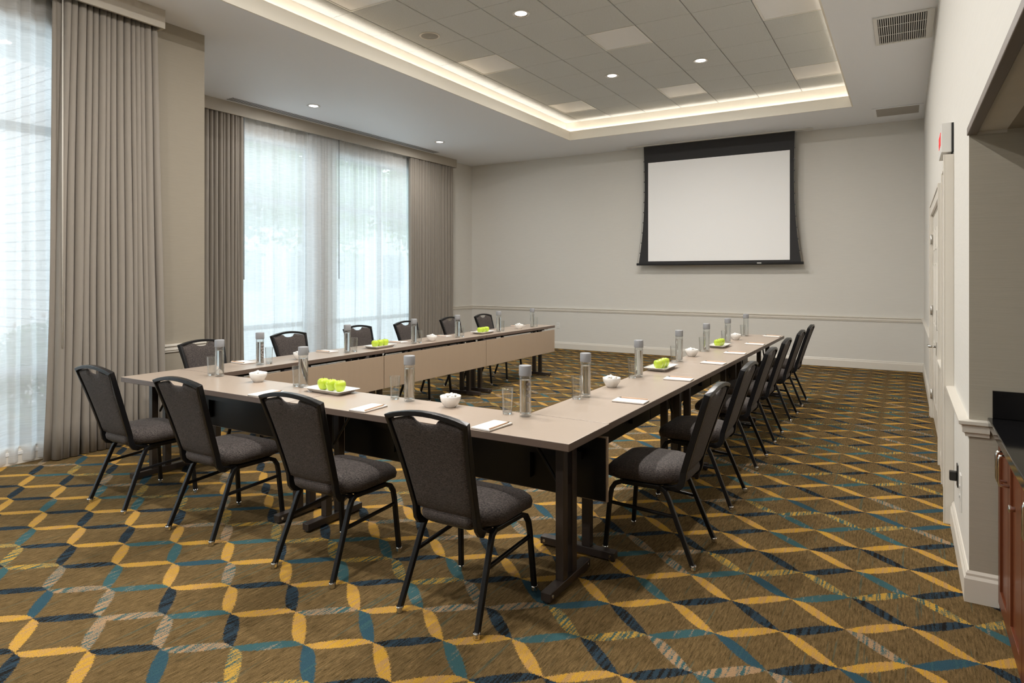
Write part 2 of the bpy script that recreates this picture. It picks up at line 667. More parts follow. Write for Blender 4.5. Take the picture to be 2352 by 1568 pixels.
# wall over the niche, running on past the camera
struct('wall_right_header', MB().box(XR, XRW, YB, YN, 2.13, H + 0.05), wall_m)
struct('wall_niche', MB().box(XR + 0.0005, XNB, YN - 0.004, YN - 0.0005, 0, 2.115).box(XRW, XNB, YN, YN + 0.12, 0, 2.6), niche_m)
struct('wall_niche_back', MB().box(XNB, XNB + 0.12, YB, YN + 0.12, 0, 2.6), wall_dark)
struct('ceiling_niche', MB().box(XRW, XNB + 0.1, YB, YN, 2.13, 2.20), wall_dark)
struct('trim_1', MB().box(XR - 0.008, XR + 0.03, YB, YN, 2.115, 2.15), niche_edge, bevel=0.003)

# ---- ceiling: soffit ring, fascia, cove ledge, upper tiles
sof = MB()
# four slabs round the opening; their inner rims are the cove ledge
sof.box(XL - 0.3, TX0 - 0.001, YB - 0.2, YF + 0.2, H, H + 0.02)
sof.box(TX1 + 0.001, XNB + 0.3, YB - 0.2, YF + 0.2, H, H + 0.02)
sof.box(TX0 - 0.001, TX1 + 0.001, TY1 + 0.001, YF + 0.2, H, H + 0.02)
sof.box(TX0 - 0.001, TX1 + 0.001, YB - 0.2, TY0 - 0.001, H, H + 0.02)
struct('ceiling', sof, soffit_m)
fa = MB()
FT = 0.016
zf = H + 0.155
fa.box(TX0 - FT, TX0, TY0 - FT, TY1 + FT, H - 0.001, zf).box(TX1, TX1 + FT, TY0 - FT, TY1 + FT, H - 0.001, zf)
fa.box(TX0, TX1, TY1, TY1 + FT, H - 0.001, zf).box(TX0, TX1, TY0 - FT, TY0, H - 0.001, zf)
struct('trim_2', fa, fascia_m)
fb = MB()
c0, c1, c2, c3 = TX0 - 0.12, TX1 + 0.12, TY0 - 0.12, TY1 + 0.09
fb.box(c0 - 0.02, c0, c2, c3, H + 0.008, HU + 0.011).box(c1, c1 + 0.02, c2, c3, H + 0.008, HU + 0.011)
fb.box(c0 - 0.02, c1 + 0.02, c3, c3 + 0.02, H + 0.008, HU + 0.011).box(c0 - 0.02, c1 + 0.02, c2 - 0.02, c2, H + 0.008, HU + 0.011)
struct('wall_tray', fb, fascia_m)
up_c = struct('ceiling_upper', MB().box(c0 - 0.02, c1 + 0.02, c2 - 0.02, c3 + 0.02, HU + 0.012, HU + 0.05), grid_m)
xs = [c0, -4.90, -4.30, -3.70, -3.105, -2.51, -1.905, -1.30, -0.695, c1]
ys = []
yy = 9.785
while yy > c2 + 0.05:
    ys.append(yy)
    yy -= 0.615
ys = [c2] + sorted(ys) + [c3]
LENS = {(-4.90, 4.250), (-4.90, 6.710), (-4.90, 9.170), (-3.105, 9.170), (-3.105, 6.710), (-1.30, 9.170), (-1.30, 6.710),
        (-4.90, 1.79), (-3.105, 4.25), (-1.30, 4.25), (-3.105, 1.79), (-1.30, 1.79)}
tile_cache = {}
for a in range(len(xs) - 1):
    for b in range(len(ys) - 1):
        x0, x1, y0, y1 = xs[a], xs[a + 1], ys[b], ys[b + 1]
        w, l = round(x1 - x0, 3), round(y1 - y0, 3)
        is_lens = any(abs(x0 - lx) < 0.02 and abs(y0 - ly) < 0.02 for lx, ly in LENS)
        key = (w, l, is_lens)
        if key not in tile_cache:
            g = 0.005
            mb = MB()
            if is_lens:
                mb.box(g + 0.02, w - g - 0.02, g + 0.02, l - g - 0.02, 0.004, 0.011)
                o = mb.build('light_lens', lens_m, up_c)
                fr = MB()
                fr.box(g, g + 0.02, g, l - g, 0, 0.012).box(w - g - 0.02, w - g, g, l - g, 0, 0.012)
                fr.box(g + 0.02, w - g - 0.02, g, g + 0.02, 0, 0.012).box(g + 0.02, w - g - 0.02, l - g - 0.02, l - g, 0, 0.012)
                fr.build('lens_frame', plastic_w, o)
            else:
                gx = 0.005
                z = 0.012
                mb.rings([[(gx, g * .5, z), (w - gx, g * .5, z), (w - gx, l - g * .5, z), (gx, l - g * .5, z)],
                          [(gx, g * .5, 0.004), (w - gx, g * .5, 0.004), (w - gx, l - g * .5, 0.004), (gx, l - g * .5, 0.004)],
                          [(gx + .004, g * .5 + .004, 0), (w - gx - .004, g * .5 + .004, 0), (w - gx - .004, l - g * .5 - .004, 0), (gx + .004, l - g * .5 - .004, 0)]], smooth=False)
                o = mb.build('ceiling_tile', tile_m, up_c)
            tile_cache[key] = o
        else:
            src = tile_cache[key]
            o = src.copy()
            COL.objects.link(o)
            for ch in src.children:
                c = ch.copy()
                COL.objects.link(c)
                c.parent = o
        o.location = (x0, y0, HU)

# ---- baseboards and chair rails
BASE = [(0, 0), (0.016, 0), (0.016, 0.105), (0.010, 0.118), (0.010, 0.128), (0.004, 0.140), (0, 0.140)]
RAIL = [(0, 0.750), (0.012, 0.750), (0.014, 0.765), (0.022, 0.770), (0.022, 0.800), (0.034, 0.808), (0.034, 0.822), (0, 0.826)]


def moulding(name, prof, path):
    struct(name, sweep_profile(MB(), prof, path), trim_m)


for nm, prof in (('baseboard', BASE), ('rail', RAIL)):
    e = prof[1][0]
    bn = (lambda s_: 'baseboard_' + s_) if nm == 'baseboard' else (lambda s_: 'trim_' + {'left': '3', 'far': '4', 'left_near': '5', 'right': '6', 'right_near': '7', 'niche': '8', 'right_middle': '9'}[s_])
    moulding(bn('left'), prof, [((XL, YP), (1, 0)), ((XL, YF), (1, 0))] if nm == 'baseboard' else [((XL, 10.1), (1, 0)), ((XL, YF), (1, 0))])
    moulding(bn('far'), prof, [((XL, YF), (0, -1)), ((XR, YF), (0, -1))])
    moulding(bn('left_near'), prof, [((XN, YB), (1, 0)), ((XN, YP), (1, 0))] if nm == 'baseboard' else [((XN, 2.95), (1, 0)), ((XN, YP), (1, 0))])
    moulding(bn('right'), prof, [((XR, D1[1] + 0.10), (-1, 0)), ((XR, YF), (-1, 0))])
    moulding(bn('right_middle'), prof, [((XR, D2[1] + 0.10), (-1, 0)), ((XR, D1[0] - 0.10), (-1, 0))])
    # wraps the corner into the niche
    sc = 1.0
    moulding(bn('right_near'), [(d * 1.2, z * 1.0) for d, z in prof],
             [((XR, D2[0] - 0.10), (-1, 0)), ((XR, YN), (-1, -1)), ((XR + (0.075 if nm == 'rail' else 0.11), YN), (0, -1))])

# ---- doors in the right wall


def six_panel(mb_parent, x, y0, y1, z0, z1):
    w = y1 - y0
    d = MB().box(x, x + 0.035, y0, y1, z0, z1).build('door_leaf', door_m, mb_parent, bevel=0.002)
    cols = [(y0 + 0.11, y0 + w / 2 - 0.05), (y0 + w / 2 + 0.05, y1 - 0.11)]
    rows = [(0.22, 0.82), (0.98, 1.60), (1.72, z1 - 0.14)]
    for a, b in cols:
        for c, e in rows:
            MB().rings([[(x, a, c), (x, b, c), (x, b, e), (x, a, e)],
                        [(x - 0.006, a + 0.012, c + 0.012), (x - 0.006, b - 0.012, c + 0.012), (x - 0.006, b - 0.012, e - 0.012), (x - 0.006, a + 0.012, e - 0.012)],
                        [(x + 0.001, a + 0.03, c + 0.03), (x + 0.001, b - 0.03, c + 0.03), (x + 0.001, b - 0.03, e - 0.03), (x + 0.001, a + 0.03, e - 0.03)],
                        [(x - 0.004, a + 0.06, c + 0.06), (x - 0.004, b - 0.06, c + 0.06), (x - 0.004, b - 0.06, e - 0.06), (x - 0.004, a + 0.06, e - 0.06)]],
                       smooth=False).build('panel', door_m, d)
    return d


def casing(n, y0, y1, zt, near_d=0.022, w=0.10):
    mb = MB()
    for (a, b, s) in ((y0 - w, y0, 1), (y1, y1 + w, 0)):
        dd = near_d if s else 0.022
        mb.box(XR - dd, XR, a, b, 0, zt + w)
        mb.box(XR - dd - 0.008, XR - dd, (a if s else b - 0.02), (a + 0.02 if s else b), 0, zt + w)
    mb.box(XR - 0.022, XR, y0, y1, zt, zt + w)
    mb.box(XR - 0.030, XR - 0.022, y0, y1, zt + w - 0.02, zt + w)
    # jamb linings
    mb.box(XR, XR + 0.13, y0 - 0.001, y0 + 0.018, 0, zt).box(XR, XR + 0.13, y1 - 0.018, y1, 0, zt).box(XR, XR + 0.13, y0 + 0.018, y1 - 0.018, zt - 0.018, zt)
    return struct('door_%d' % n, mb, door_m, bevel=0.002)


d1 = casing(1, *D1)
ymid = (D1[0] + D1[1]) / 2
six_panel(d1, XR + 0.005, D1[0] + 0.02, ymid - 0.003, 0.01, D1[2] - 0.02)
l2 = six_panel(d1, XR + 0.005, ymid + 0.003, D1[1] - 0.02, 0.01, D1[2] - 0.02)
for zz in (0.25, 1.12, 1.85):
    MB().tube([(XR - 0.012, D1[1] - 0.022, zz - 0.05), (XR - 0.012, D1[1] - 0.022, zz + 0.05)], r=0.009).build('hinge', nickel, d1)
    MB().tube([(XR - 0.012, D1[0] + 0.022, zz - 0.05), (XR - 0.012, D1[0] + 0.022, zz + 0.05)], r=0.009).build('hinge', nickel, d1)
hb = MB().box(XR - 0.004, XR + 0.006, ymid + 0.04, ymid + 0.10, 0.74, 0.86)
hb.tube([(XR, ymid + 0.07, 0.82), (XR - 0.055, ymid + 0.07, 0.82), (XR - 0.06, ymid + 0.20, 0.82)], r=0.011)
hb.build('door_handle', chrome, d1)
MB().box(XR - 0.004, XR + 0.006, ymid - 0.12, ymid - 0.06, 0.98, 1.16).build('lock_plate', nickel, d1)

d2 = casing(2, *D2, near_d=0.045)
MB().box(XR + 0.09, XR + 0.125, D2[0] + 0.02, D2[1] - 0.02, 0.01, D2[2] - 0.02).build('door_leaf', door_m, d2, bevel=0.002)

# ------------------------------------------------------------ far wall fittings: projection screen


def proj_screen():
    t = thing('projection_screen', 'large white projection screen with black border lowered on the far wall', 'screen', (0, 11.5, 0))
    xa, xb = -4.115, -1.554
    z0, z1 = 1.70, H - 0.012
    n = 24

    def halfx(z):
        k = (z - z0) / (z1 - z0)
        f = 0.095 * (1 - k) ** 3 + 0.012 - 0.010 * math.sin(PI * k) * 2.2
        return (xa - f, xb + f)
    L = []
    R = []
    for q_ in range(n + 1):
        z = z0 + (z1 - z0) * q_ / n
        a, b = halfx(z)
        L.append((a, z))
        R.append((b, z))
    wa, wb, wz0, wz1 = -4.04, -1.62, 1.736, 3.545
    mb = MB()
    # border cloth, thin slab around the outline
    ring0 = [(a, 0.004, z) for a, z in L]
    rings = []
    for (a, z), (b, _) in zip(L, R):
        rings.append([(a, 0.000, z), (b, 0.000, z), (b, 0.003, z), (a, 0.003, z)])
    mb.rings(rings, smooth=False)
    mb.build('screen_border', screen_k, t)
    MB().box(wa, wb, -0.002, -0.0004, wz0, wz1).build('screen_surface', screen_w, t)
    b = MB().tube([(xa - 0.145, 0.0, 1.682), (xb + 0.145, 0.0, 1.682)], r=0.022, n=12).build('bottom_bar', screen_k, t)
    MB().box(-2.13, -2.06, -0.024, -0.020, 1.680, 1.695).build('maker_badge', plastic_w, b)
    for k in range(1, 11):
        z = z0 + (z1 - z0) * k / 11.5
        a, b_ = halfx(z)
        MB().box(a - 0.012, a + 0.004, -0.004, 0.006, z - 0.008, z + 0.008).build('tension_tab', plastic_k, t)
        MB().box(b_ - 0.004, b_ + 0.012, -0.004, 0.006, z - 0.008, z + 0.008).build('tension_tab', plastic_k, t)
    for sgn, pts in ((0, L), (1, R)):
        mb = MB()
        pl = []
        for q_ in range(0, n + 1, 2):
            z = z0 + (z1 - z0) * q_ / n
            k = q_ / n
            a, b_ = halfx(z)
            e = 0.012 + 0.02 * (1 - k) ** 2
            pl.append(((a - e) if sgn == 0 else (b_ + e), 0.001, z))
        mb.tube(pl, r=0.0018, n=5)
        mb.build('tension_cord', plastic_k, t)
    c = MB()
    c.box(-4.46, -1.27, -0.05, 0.045, H - 0.020, H - 0.001)
    c.build('ceiling_housing', plastic_w, t, bevel=0.003)
    return t


proj_screen()


def outlet(loc, rot, label, w=0.07, h=0.115, name='wall_outlet'):
    t = thing(name, label, 'outlet', loc, rot)
    pl = MB().box(-w / 2, w / 2, -0.006, 0.0, -h / 2, h / 2).build('cover_plate', plastic_w, t, bevel=0.002)
    for dz in (-0.024, 0.024):
        s_ = MB().box(-0.016, 0.016, -0.0085, -0.006, dz - 0.014, dz + 0.014).build('socket', plastic_w, t, bevel=0.002)
        MB().box(-0.008, -0.005, -0.0092, -0.0085, dz - 0.006, dz + 0.006).box(0.005, 0.008, -0.0092, -0.0085, dz - 0.006, dz + 0.006).build('slot', plastic_k, s_)
    return t


outlet((-6.00, YF, 0.465), 0, 'white electrical outlet low on the far wall, beside the end of the left table row')
outlet((XR, 8.75, 0.40), -PI / 2, 'white outlet plate low on the right wall beyond the double door')
t = thing('wall_jack', 'black wall plate with a plug, on the right wall near the wet bar', 'outlet', (XR, 4.30, 0.385), -PI / 2)
MB().box(-0.035, 0.035, -0.006, 0, -0.06, 0.06).build('cover_plate', plastic_k, t, bevel=0.002)
MB().box(-0.018, 0.018, -0.040, -0.006, -0.03, 0.02).build('plug', plastic_k, t, bevel=0.004)
outlet((XR, 4.06, 0.36), -PI / 2, 'tall white wall plate on the right wall, next to the black plug', h=0.19)

# exit sign above the near door
t = thing('exit_sign', 'white box exit sign above the near doorway on the right wall, seen edge-on', 'sign', (XR, 4.83, 2.305), -PI / 2)
MB().box(-0.185, 0.175, -0.010, 0.0, -0.085, 0.085).build('gap_shadow', plastic_k, t)  # black plate drawn for the shadow gap between sign and wall
MB().box(-0.175, 0.170, -0.062, -0.010, -0.088, 0.088).build('sign_housing', plastic_w, t, bevel=0.003)
cu = bpy.data.curves.new('lettering', 'FONT')
cu.body = 'EXIT'
cu.size = 0.11
cu.extrude = 0.001
cu.align_x = 'CENTER'
cu.align_y = 'CENTER'
tmp = bpy.data.objects.new('tmp_text', cu)
COL.objects.link(tmp)
dg = bpy.context.evaluated_depsgraph_get()
me = bpy.data.meshes.new_from_object(tmp.evaluated_get(dg))
bpy.data.objects.remove(tmp)
me.name = 'lettering'
me.materials.clear()
me.materials.append(emis('red_letters', (1.0, 0.05, 0.05), 0.25))
o = bpy.data.objects.new('lettering', me)
COL.objects.link(o)
o.parent = t
o.location = (0, -0.0635, 0.0)
o.rotation_euler = (PI / 2, 0, 0)

# ------------------------------------------------------------ ceiling fittings


def downlight(loc, label, power, first=[None]):
    if first[0] is None:
        t = thing('downlight', label, 'light', loc, 0, 'recessed downlights')
        MB().lathe([(0.078, 0.0), (0.092, -0.001), (0.094, -0.005), (0.090, -0.008), (0.078, -0.007), (0.074, -0.002)], n=32, cap0=False, cap1=False).build('trim_ring', plastic_w, t)
        MB().lathe([(0.076, -0.0055), (0.066, -0.0025), (0.062, -0.002)], n=32, cap0=False, cap1=False).build('reflector', chrome, t)
        MB().lathe([(0.0625, -0.0015), (0.0625, -0.0022), (0.03, -0.0035)], n=32).build('lens', bulb_m, t)
        first[0] = t
    else:
        t = copy_tree(first[0])
        t.location = loc
        t['label'] = label
    d = bpy.data.lights.new('downlight_lamp', 'AREA')
    d.shape = 'DISK'
    d.size = 0.12
    d.energy = power
    d.color = (1.0, 0.96, 0.905)
    o = bpy.data.objects.new('downlight_lamp', d)
    o.location = (loc[0], loc[1], loc[2] - 0.03)
    COL.objects.link(o)
    return t


downlight((-3.41, 5.80, HU), 'round recessed downlight in the tile ceiling, nearest the top edge of the photo', DOWN_W)
downlight((-3.41, 8.25, HU), 'round recessed downlight in the tile ceiling, left of the two side by side', DOWN_W)
downlight((-2.21, 8.25, HU), 'round recessed downlight in the tile ceiling, right of the two side by side', DOWN_W)
for k, (x, y_) in enumerate([(-2.21, 5.80), (-3.41, 3.35), (-2.21, 3.35), (-3.41, 0.9), (-2.21, 0.9), (-3.41, -1.1), (-2.21, -1.1)]):
    downlight((x, y_, HU), 'round recessed downlight in the tile ceiling out of view, %s' % ('beside the nearest visible one', 'third row, left', 'third row, right', 'fourth row, left', 'fourth row, right', 'rearmost row, left', 'rearmost row, right')[k], DOWN_W)
downlight((-7.13, 6.355, H), 'round recessed downlight in the plain soffit, nearer of the two by the windows', SOFFIT_W)
downlight((-7.13, 9.253, H), 'round recessed downlight in the plain soffit, farther of the two by the windows', SOFFIT_W)

t = thing('ceiling_speaker', 'round ceiling speaker with grey mesh in the tile ceiling beside the left cove', 'speaker', (-4.61, 5.80, HU), 0)
MB().lathe([(0.095, 0.0), (0.115, -0.001), (0.117, -0.007), (0.105, -0.010), (0.095, -0.006)], n=36, cap0=False, cap1=False).build('trim_ring', trim_m, t)
MB().lathe([(0.098, -0.002), (0.096, -0.006), (0.05, -0.009), (0.01, -0.010)], n=36).build('speaker_grille', speaker_m, t)
MB().box(-0.012, 0.012, -0.004, 0.004, -0.0120, -0.0100).build('badge', chrome, t)

t = thing('slatted_ceiling_vent', 'large slatted return-air grille in the soffit by the right wall', 'vent', (0, 0, H), 0)
vx0, vx1, vy0, vy1 = -0.255, 0.235, 6.88, 7.70
MB().box(vx0 + 0.03, vx1 - 0.03, vy0 + 0.03, vy1 - 0.03, -0.004, -0.001).build('backing', vent_dark, t)
MB().box(vx0, vx0 + 0.035, vy0, vy1, -0.014, -0.001).box(vx1 - 0.06, vx1, vy0, vy1, -0.014, -0.001).box(vx0 + 0.035, vx1 - 0.06, vy0, vy0 + 0.035, -0.014, -0.001).box(vx0 + 0.035, vx1 - 0.06, vy1 - 0.035, vy1, -0.014, -0.001).build('frame', plastic_w, t, bevel=0.002)
ns = 22
slat0 = None
for k in range(ns):
    x = vx0 + 0.045 + (vx1 - vx0 - 0.115) * k / (ns - 1)
    if slat0 is None:
        slat0 = MB().box(-0.0035, 0.0035, vy0 + 0.035, vy1 - 0.035, -0.018, -0.005).build('slat', plastic_w, t)
        slat0.location = (x, 0, 0)
    else:
        c = slat0.copy()
        COL.objects.link(c)
        c.location = (x, 0, 0)
for k in (1, 2):
    yv = vy0 + (vy1 - vy0) * k / 3
    MB().box(vx0 + 0.035, vx1 - 0.06, yv - 0.004, yv + 0.004, -0.010, -0.005).build('crossbar', plastic_w, t)

t = thing('tan_ceiling_vent', 'flat tan ceiling grille in the soffit at the far right corner', 'vent', (0, 0, H), 0)
vx0, vx1, vy0, vy1 = -0.405, 0.225, 10.63, 11.24
MB().box(vx0 + 0.05, vx1 - 0.05, vy0 + 0.05, vy1 - 0.05, -0.007, -0.002).build('grille_face', vent_tan, t)
MB().box(vx0, vx0 + 0.05, vy0, vy1, -0.010, -0.001).box(vx1 - 0.05, vx1, vy0, vy1, -0.010, -0.001).box(vx0 + 0.05, vx1 - 0.05, vy0, vy0 + 0.05, -0.010, -0.001).box(vx0 + 0.05, vx1 - 0.05, vy1 - 0.05, vy1, -0.010, -0.001).build('frame', soffit_m, t, bevel=0.002)

t = thing('slot_diffuser', 'long black slotted air diffuser in the soffit above the window valance', 'vent', (0, 0, H), 0)
MB().box(-7.87, -7.715, 5.50, 10.02, -0.003, -0.001).build('backing', vent_dark, t)
for k in range(5):
    x = -7.87 + 0.155 * k / 4
    MB().box(x - 0.0055, x + 0.0045, 5.50, 10.02, -0.0045, -0.002).build('rail', soffit_m, t)

# ------------------------------------------------------------ valances and curtains
t = thing('window_valance', 'long taupe boxed valance over the far pair of windows', 'valance')
MB().box(-7.955, -7.93, YP + 0.001, 10.87, H - 0.165, H - 0.0005).build('face_board', valance_m, t, bevel=0.002)
MB().box(XL + 0.001, -7.955, 10.845, 10.87, H - 0.165, H - 0.0005).build('end_board', valance_m, t)
MB().box(-8.06, -8.04, YP + 0.01, 10.82, H - 0.04, H - 0.02).box(-8.10, -8.08, YP + 0.01, 10.82, H - 0.04, H - 0.02).build('curtain_track', rod_m, t)
t = thing('window_valance', 'taupe boxed valance over the near left window, cut by the photo edge', 'valance')
MB().box(-5.725, -5.70, -2.2, 3.37, H - 0.17, H - 0.0005).build('face_board', valance_m, t, bevel=0.002)
MB().box(XN + 0.001, -5.725, 3.345, 3.37, H - 0.17, H - 0.0005).build('end_board', valance_m, t)
MB().box(-5.86, -5.84, -2.1, 3.33, H - 0.04, H - 0.02).box(-5.94, -5.92, -2.1, 3.33, H - 0.04, H - 0.02).build('curtain_track', rod_m, t)


def curtain(name, mtl, x, ya, yb, z0, z1, nf, amp, label, seed, cat='curtain', shift=None, flat=0.0, res=9, thick=0.0025, zn=14, group=None, amp_b=None, gather=None, crease=False):
    rnd = random.Random(seed)
    # folds of uneven width: cumulative phase
    N = nf * res
    wid = [rnd.uniform(0.55, 1.5) for _ in range(nf + 1)]
    am = [rnd.uniform(0.55, 1.15) for _ in range(nf + 2)]
    ph = [rnd.uniform(-0.5, 0.5) for _ in range(nf + 2)]
    cum = [0]
    for w_ in wid[:nf]:
        cum.append(cum[-1] + w_)
    tot = cum[-1]
    mb = MB()
    rows = []
    for iz in range(zn + 1):
        kz = iz / zn
        z = z0 + (z1 - z0) * kz
        row = []
        for f in range(nf):
            for r in range(res):
                u = r / res
                g = (cum[f] + u * wid[f]) / tot
                y_ = ya + (yb - ya) * g
                if gather:
                    y_ = gather(g, kz)
                a_ = (am[f] * (1 - u) + am[f + 1] * u) * amp
                if amp_b is not None:
                    a_ *= (amp_b + (1 - amp_b) * kz)
                dx = a_ * (math.sin(2 * PI * u) if not crease else (2 * abs(math.sin(PI * u)) ** 0.6 - 1) * min(1.25, 0.6 + 0.5 * wid[f]))
                sway = 0.010 * math.sin(3.1 * kz * 2 + ph[f] * 4) * (1 - kz)
                dy = (0.30 * a_ * math.sin(4 * PI * u) if not crease else -0.22 * a_ * math.sin(2 * PI * u)) + sway
                if shift:
                    dy += shift(g, kz)
                row.append((x + dx + ph[f] * 0.01 * (1 - kz), y_ + dy, z))
        row.append((x, (gather(1.0, kz) if gather else yb) + (shift(1.0, kz) if shift else 0), z))
        rows.append(row)
    mb.rings(rows, closed=False)
    o = mb.build(name, mtl, None)
    if thick:
        md = o.modifiers.new('thick', 'SOLIDIFY')
        md.thickness = thick
        md.offset = 0
    tag(o, label, cat, group)
    return o


# far window drapes and sheers
curtain('drape', drape_m, -8.00, YP + 0.35, 5.86, 0.02, H - 0.03, 27, 0.034, 'taupe floor-length drape left of the far windows, beside the wall corner', 3, crease=True)
curtain('drape', drape_m, -8.00, 9.46, 10.80, 0.02, H - 0.03, 19, 0.040, 'taupe floor-length drape right of the far windows, near the far corner', 4, crease=True)
curtain('sheer_curtain', sheer_m, -8.085, 5.70, 7.69, 0.03, H - 0.035, 22, 0.020, 'white sheer curtain over the left of the two far windows', 5, thick=0,
        gather=lambda g, kz: 5.70 + 1.985 * (1.10 * g - 0.10 * g ** 4))
curtain('sheer_curtain', sheer_m, -8.085, 7.70, 9.60, 0.03, H - 0.035, 20, 0.018, 'white sheer curtain over the right of the two far windows', 6, thick=0)
curtain('sheer_curtain', sheer_m, -8.030, 7.02, 7.66, 0.03, H - 0.035, 8, 0.016, 'gathered white sheer bunched between the two far windows', 8, thick=0)
# near window
near_drape = curtain('drape', drape_m, -5.838, 2.60, 3.36, 0.008, H - 0.03, 15, 0.050, 'taupe floor-length drape in the left foreground beside the near window', 11, amp_b=1.15, res=12, crease=True,
        shift=lambda g, kz: (-0.09 + 0.17 * g) * (1 - kz))
le = curtain('leading_edge', drape_m, -5.83, 2.52, 2.64, 0.008, H - 0.03, 1, 0.012, '', 12, res=14,
             shift=lambda g, kz: -0.06 * (1 - kz) ** 2)
le.parent = near_drape
for k_ in ('label', 'category'):
    del le[k_]
curtain('sheer_curtain', sheer_m, -5.940, 1.0, 2.60, 0.02, H - 0.035, 14, 0.024, 'white sheer curtain on the near left window at the photo edge', 13, thick=0)
curtain('sheer_curtain', sheer_m, -5.940, -1.9, 1.0, 0.02, H - 0.035, 22, 0.024, 'white sheer curtain on the near left window, beyond the photo edge', 14, thick=0)
for (x, y_, z0_, lab) in ((-7.985, 5.86, 1.42, 'thin dark curtain wand hanging at the left far-window drape'), (-8.03, 7.70, 1.42, 'thin dark curtain wand hanging between the two far sheers')):
    o = MB().tube([(x, y_, z0_), (x, y_, H - 0.05)], r=0.006, n=6).build('curtain_wand', alum)
    tag(o, lab, 'curtain wand')
o = MB().tube([(-5.762, 2.565, 0.9), (-5.762, 2.565, H - 0.05)], r=0.005, n=6).build('curtain_wand', trim_m)
tag(o, 'slim pale curtain wand hanging down the near taupe drape', 'curtain wand')

# ------------------------------------------------------------ outside
ground_m = mat('pale_paving', (0.58, 0.58, 0.57), 0.9, noise=((1, 1, 1), 0.15))
grass_m = mat('lawn', (0.10, 0.17, 0.05), 0.9, noise=((8, 8, 8), 0.4))
struct('ground', MB().box(-40, XN - 0.3, -14, 40, -0.30, -0.15), ground_m)
brick_m = mat('pale_painted_brick', (0.62, 0.55, 0.53), 0.8, noise=((9, 9, 9), 0.12))
mortar_m = mat('mortar', (0.36, 0.33, 0.32), 0.9)
EX0, EX1, EY = -10.55, -8.40, YP - 0.17
ext = struct('wall_exterior', MB().box(EX0, EX1, EY, EY + 0.25, -0.15, 5.1), mortar_m)
bw, bh = 0.40, 0.12
protos = {}
z, row_ = -0.14, 0
while z + bh < 5.08:
    x = EX0 + 0.003 - (bw / 2 if row_ % 2 else 0)
    while x < EX1 - 0.02:
        xa_, xb_ = max(x, EX0 + 0.003), min(x + bw, EX1 - 0.003)
        w_ = round(xb_ - xa_, 3)
        if w_ > 0.05:
            if w_ in protos:
                c = protos[w_].copy()
                COL.objects.link(c)
            else:
                c = MB().box(0.006, w_ - 0.006, -0.014, 0.0, 0.006, bh - 0.006).build('brick', brick_m, ext)
                protos[w_] = c
            c.location = (xa_, EY - random.uniform(0, 0.003), z)
        x += bw
    z += bh
    row_ += 1

leaf_m = mat('green_leaves', (0.10, 0.19, 0.05), 0.6, noise=((6, 6, 6), 0.5))
leaf2_m = mat('pale_leaves', (0.20, 0.30, 0.10), 0.6, noise=((6, 6, 6), 0.5))
bark_m = mat('bark', (0.12, 0.09, 0.07), 0.9)
flower_m = mat('pink_blossom', (0.75, 0.45, 0.42), 0.7)


def foliage(n, cx, cy, cz, rx, ry, rz, size, rnd):
    bm = bmesh.new()
    for _ in range(n):
        while True:
            a, b, c = rnd.uniform(-1, 1), rnd.uniform(-1, 1), rnd.uniform(-1, 1)
            d = a * a + b * b + c * c
            if 0.25 < d < 1 and (c > -0.1 or rnd.random() < 1.0 + c * 1.05):
                break
        p = Vector((cx + a * rx, cy + b * ry, cz + c * rz))
        q1 = Vector((rnd.gauss(0, 1), rnd.gauss(0, 1), rnd.gauss(0, 1))).normalized()
        q2 = q1.orthogonal().normalized()
        s_ = size * rnd.uniform(0.6, 1.3)
        vs = [bm.verts.new(p - q1 * s_), bm.verts.new(p + q2 * s_ * .45), bm.verts.new(p + q1 * s_), bm.verts.new(p - q2 * s_ * .45)]
        bm.faces.new(vs)
    return bm


def tree(x, y_, h_, r, label, seed, m_):
    rnd = random.Random(seed)
    t = thing('street_tree', label, 'tree', (x, y_, -0.15), 0, 'street trees beyond the far windows')
    tr = MB()
    tr.tube([(0, 0, 0), (0.05, 0.02, h_ * .35), (0.0, 0.1, h_ * .6), (0.1, 0.0, h_ * .8)], r=0.13, n=8)
    for k in range(5):
        a = k * 1.3
        tr.tube([(0, 0.05, h_ * .45), (math.cos(a) * r * .4, math.sin(a) * r * .4, h_ * .65), (math.cos(a) * r * .7, math.sin(a) * r * .7, h_ * .8)], r=0.05, n=6)
    tr.build('trunk', bark_m, t)
    mb = MB()
    mb.bm.free()
    mb.bm = foliage(5000, 0, 0, h_ * .66, r, r, h_ * .44, 0.13, rnd)
    mb.build('crown', m_, t, kind='stuff')
    return t


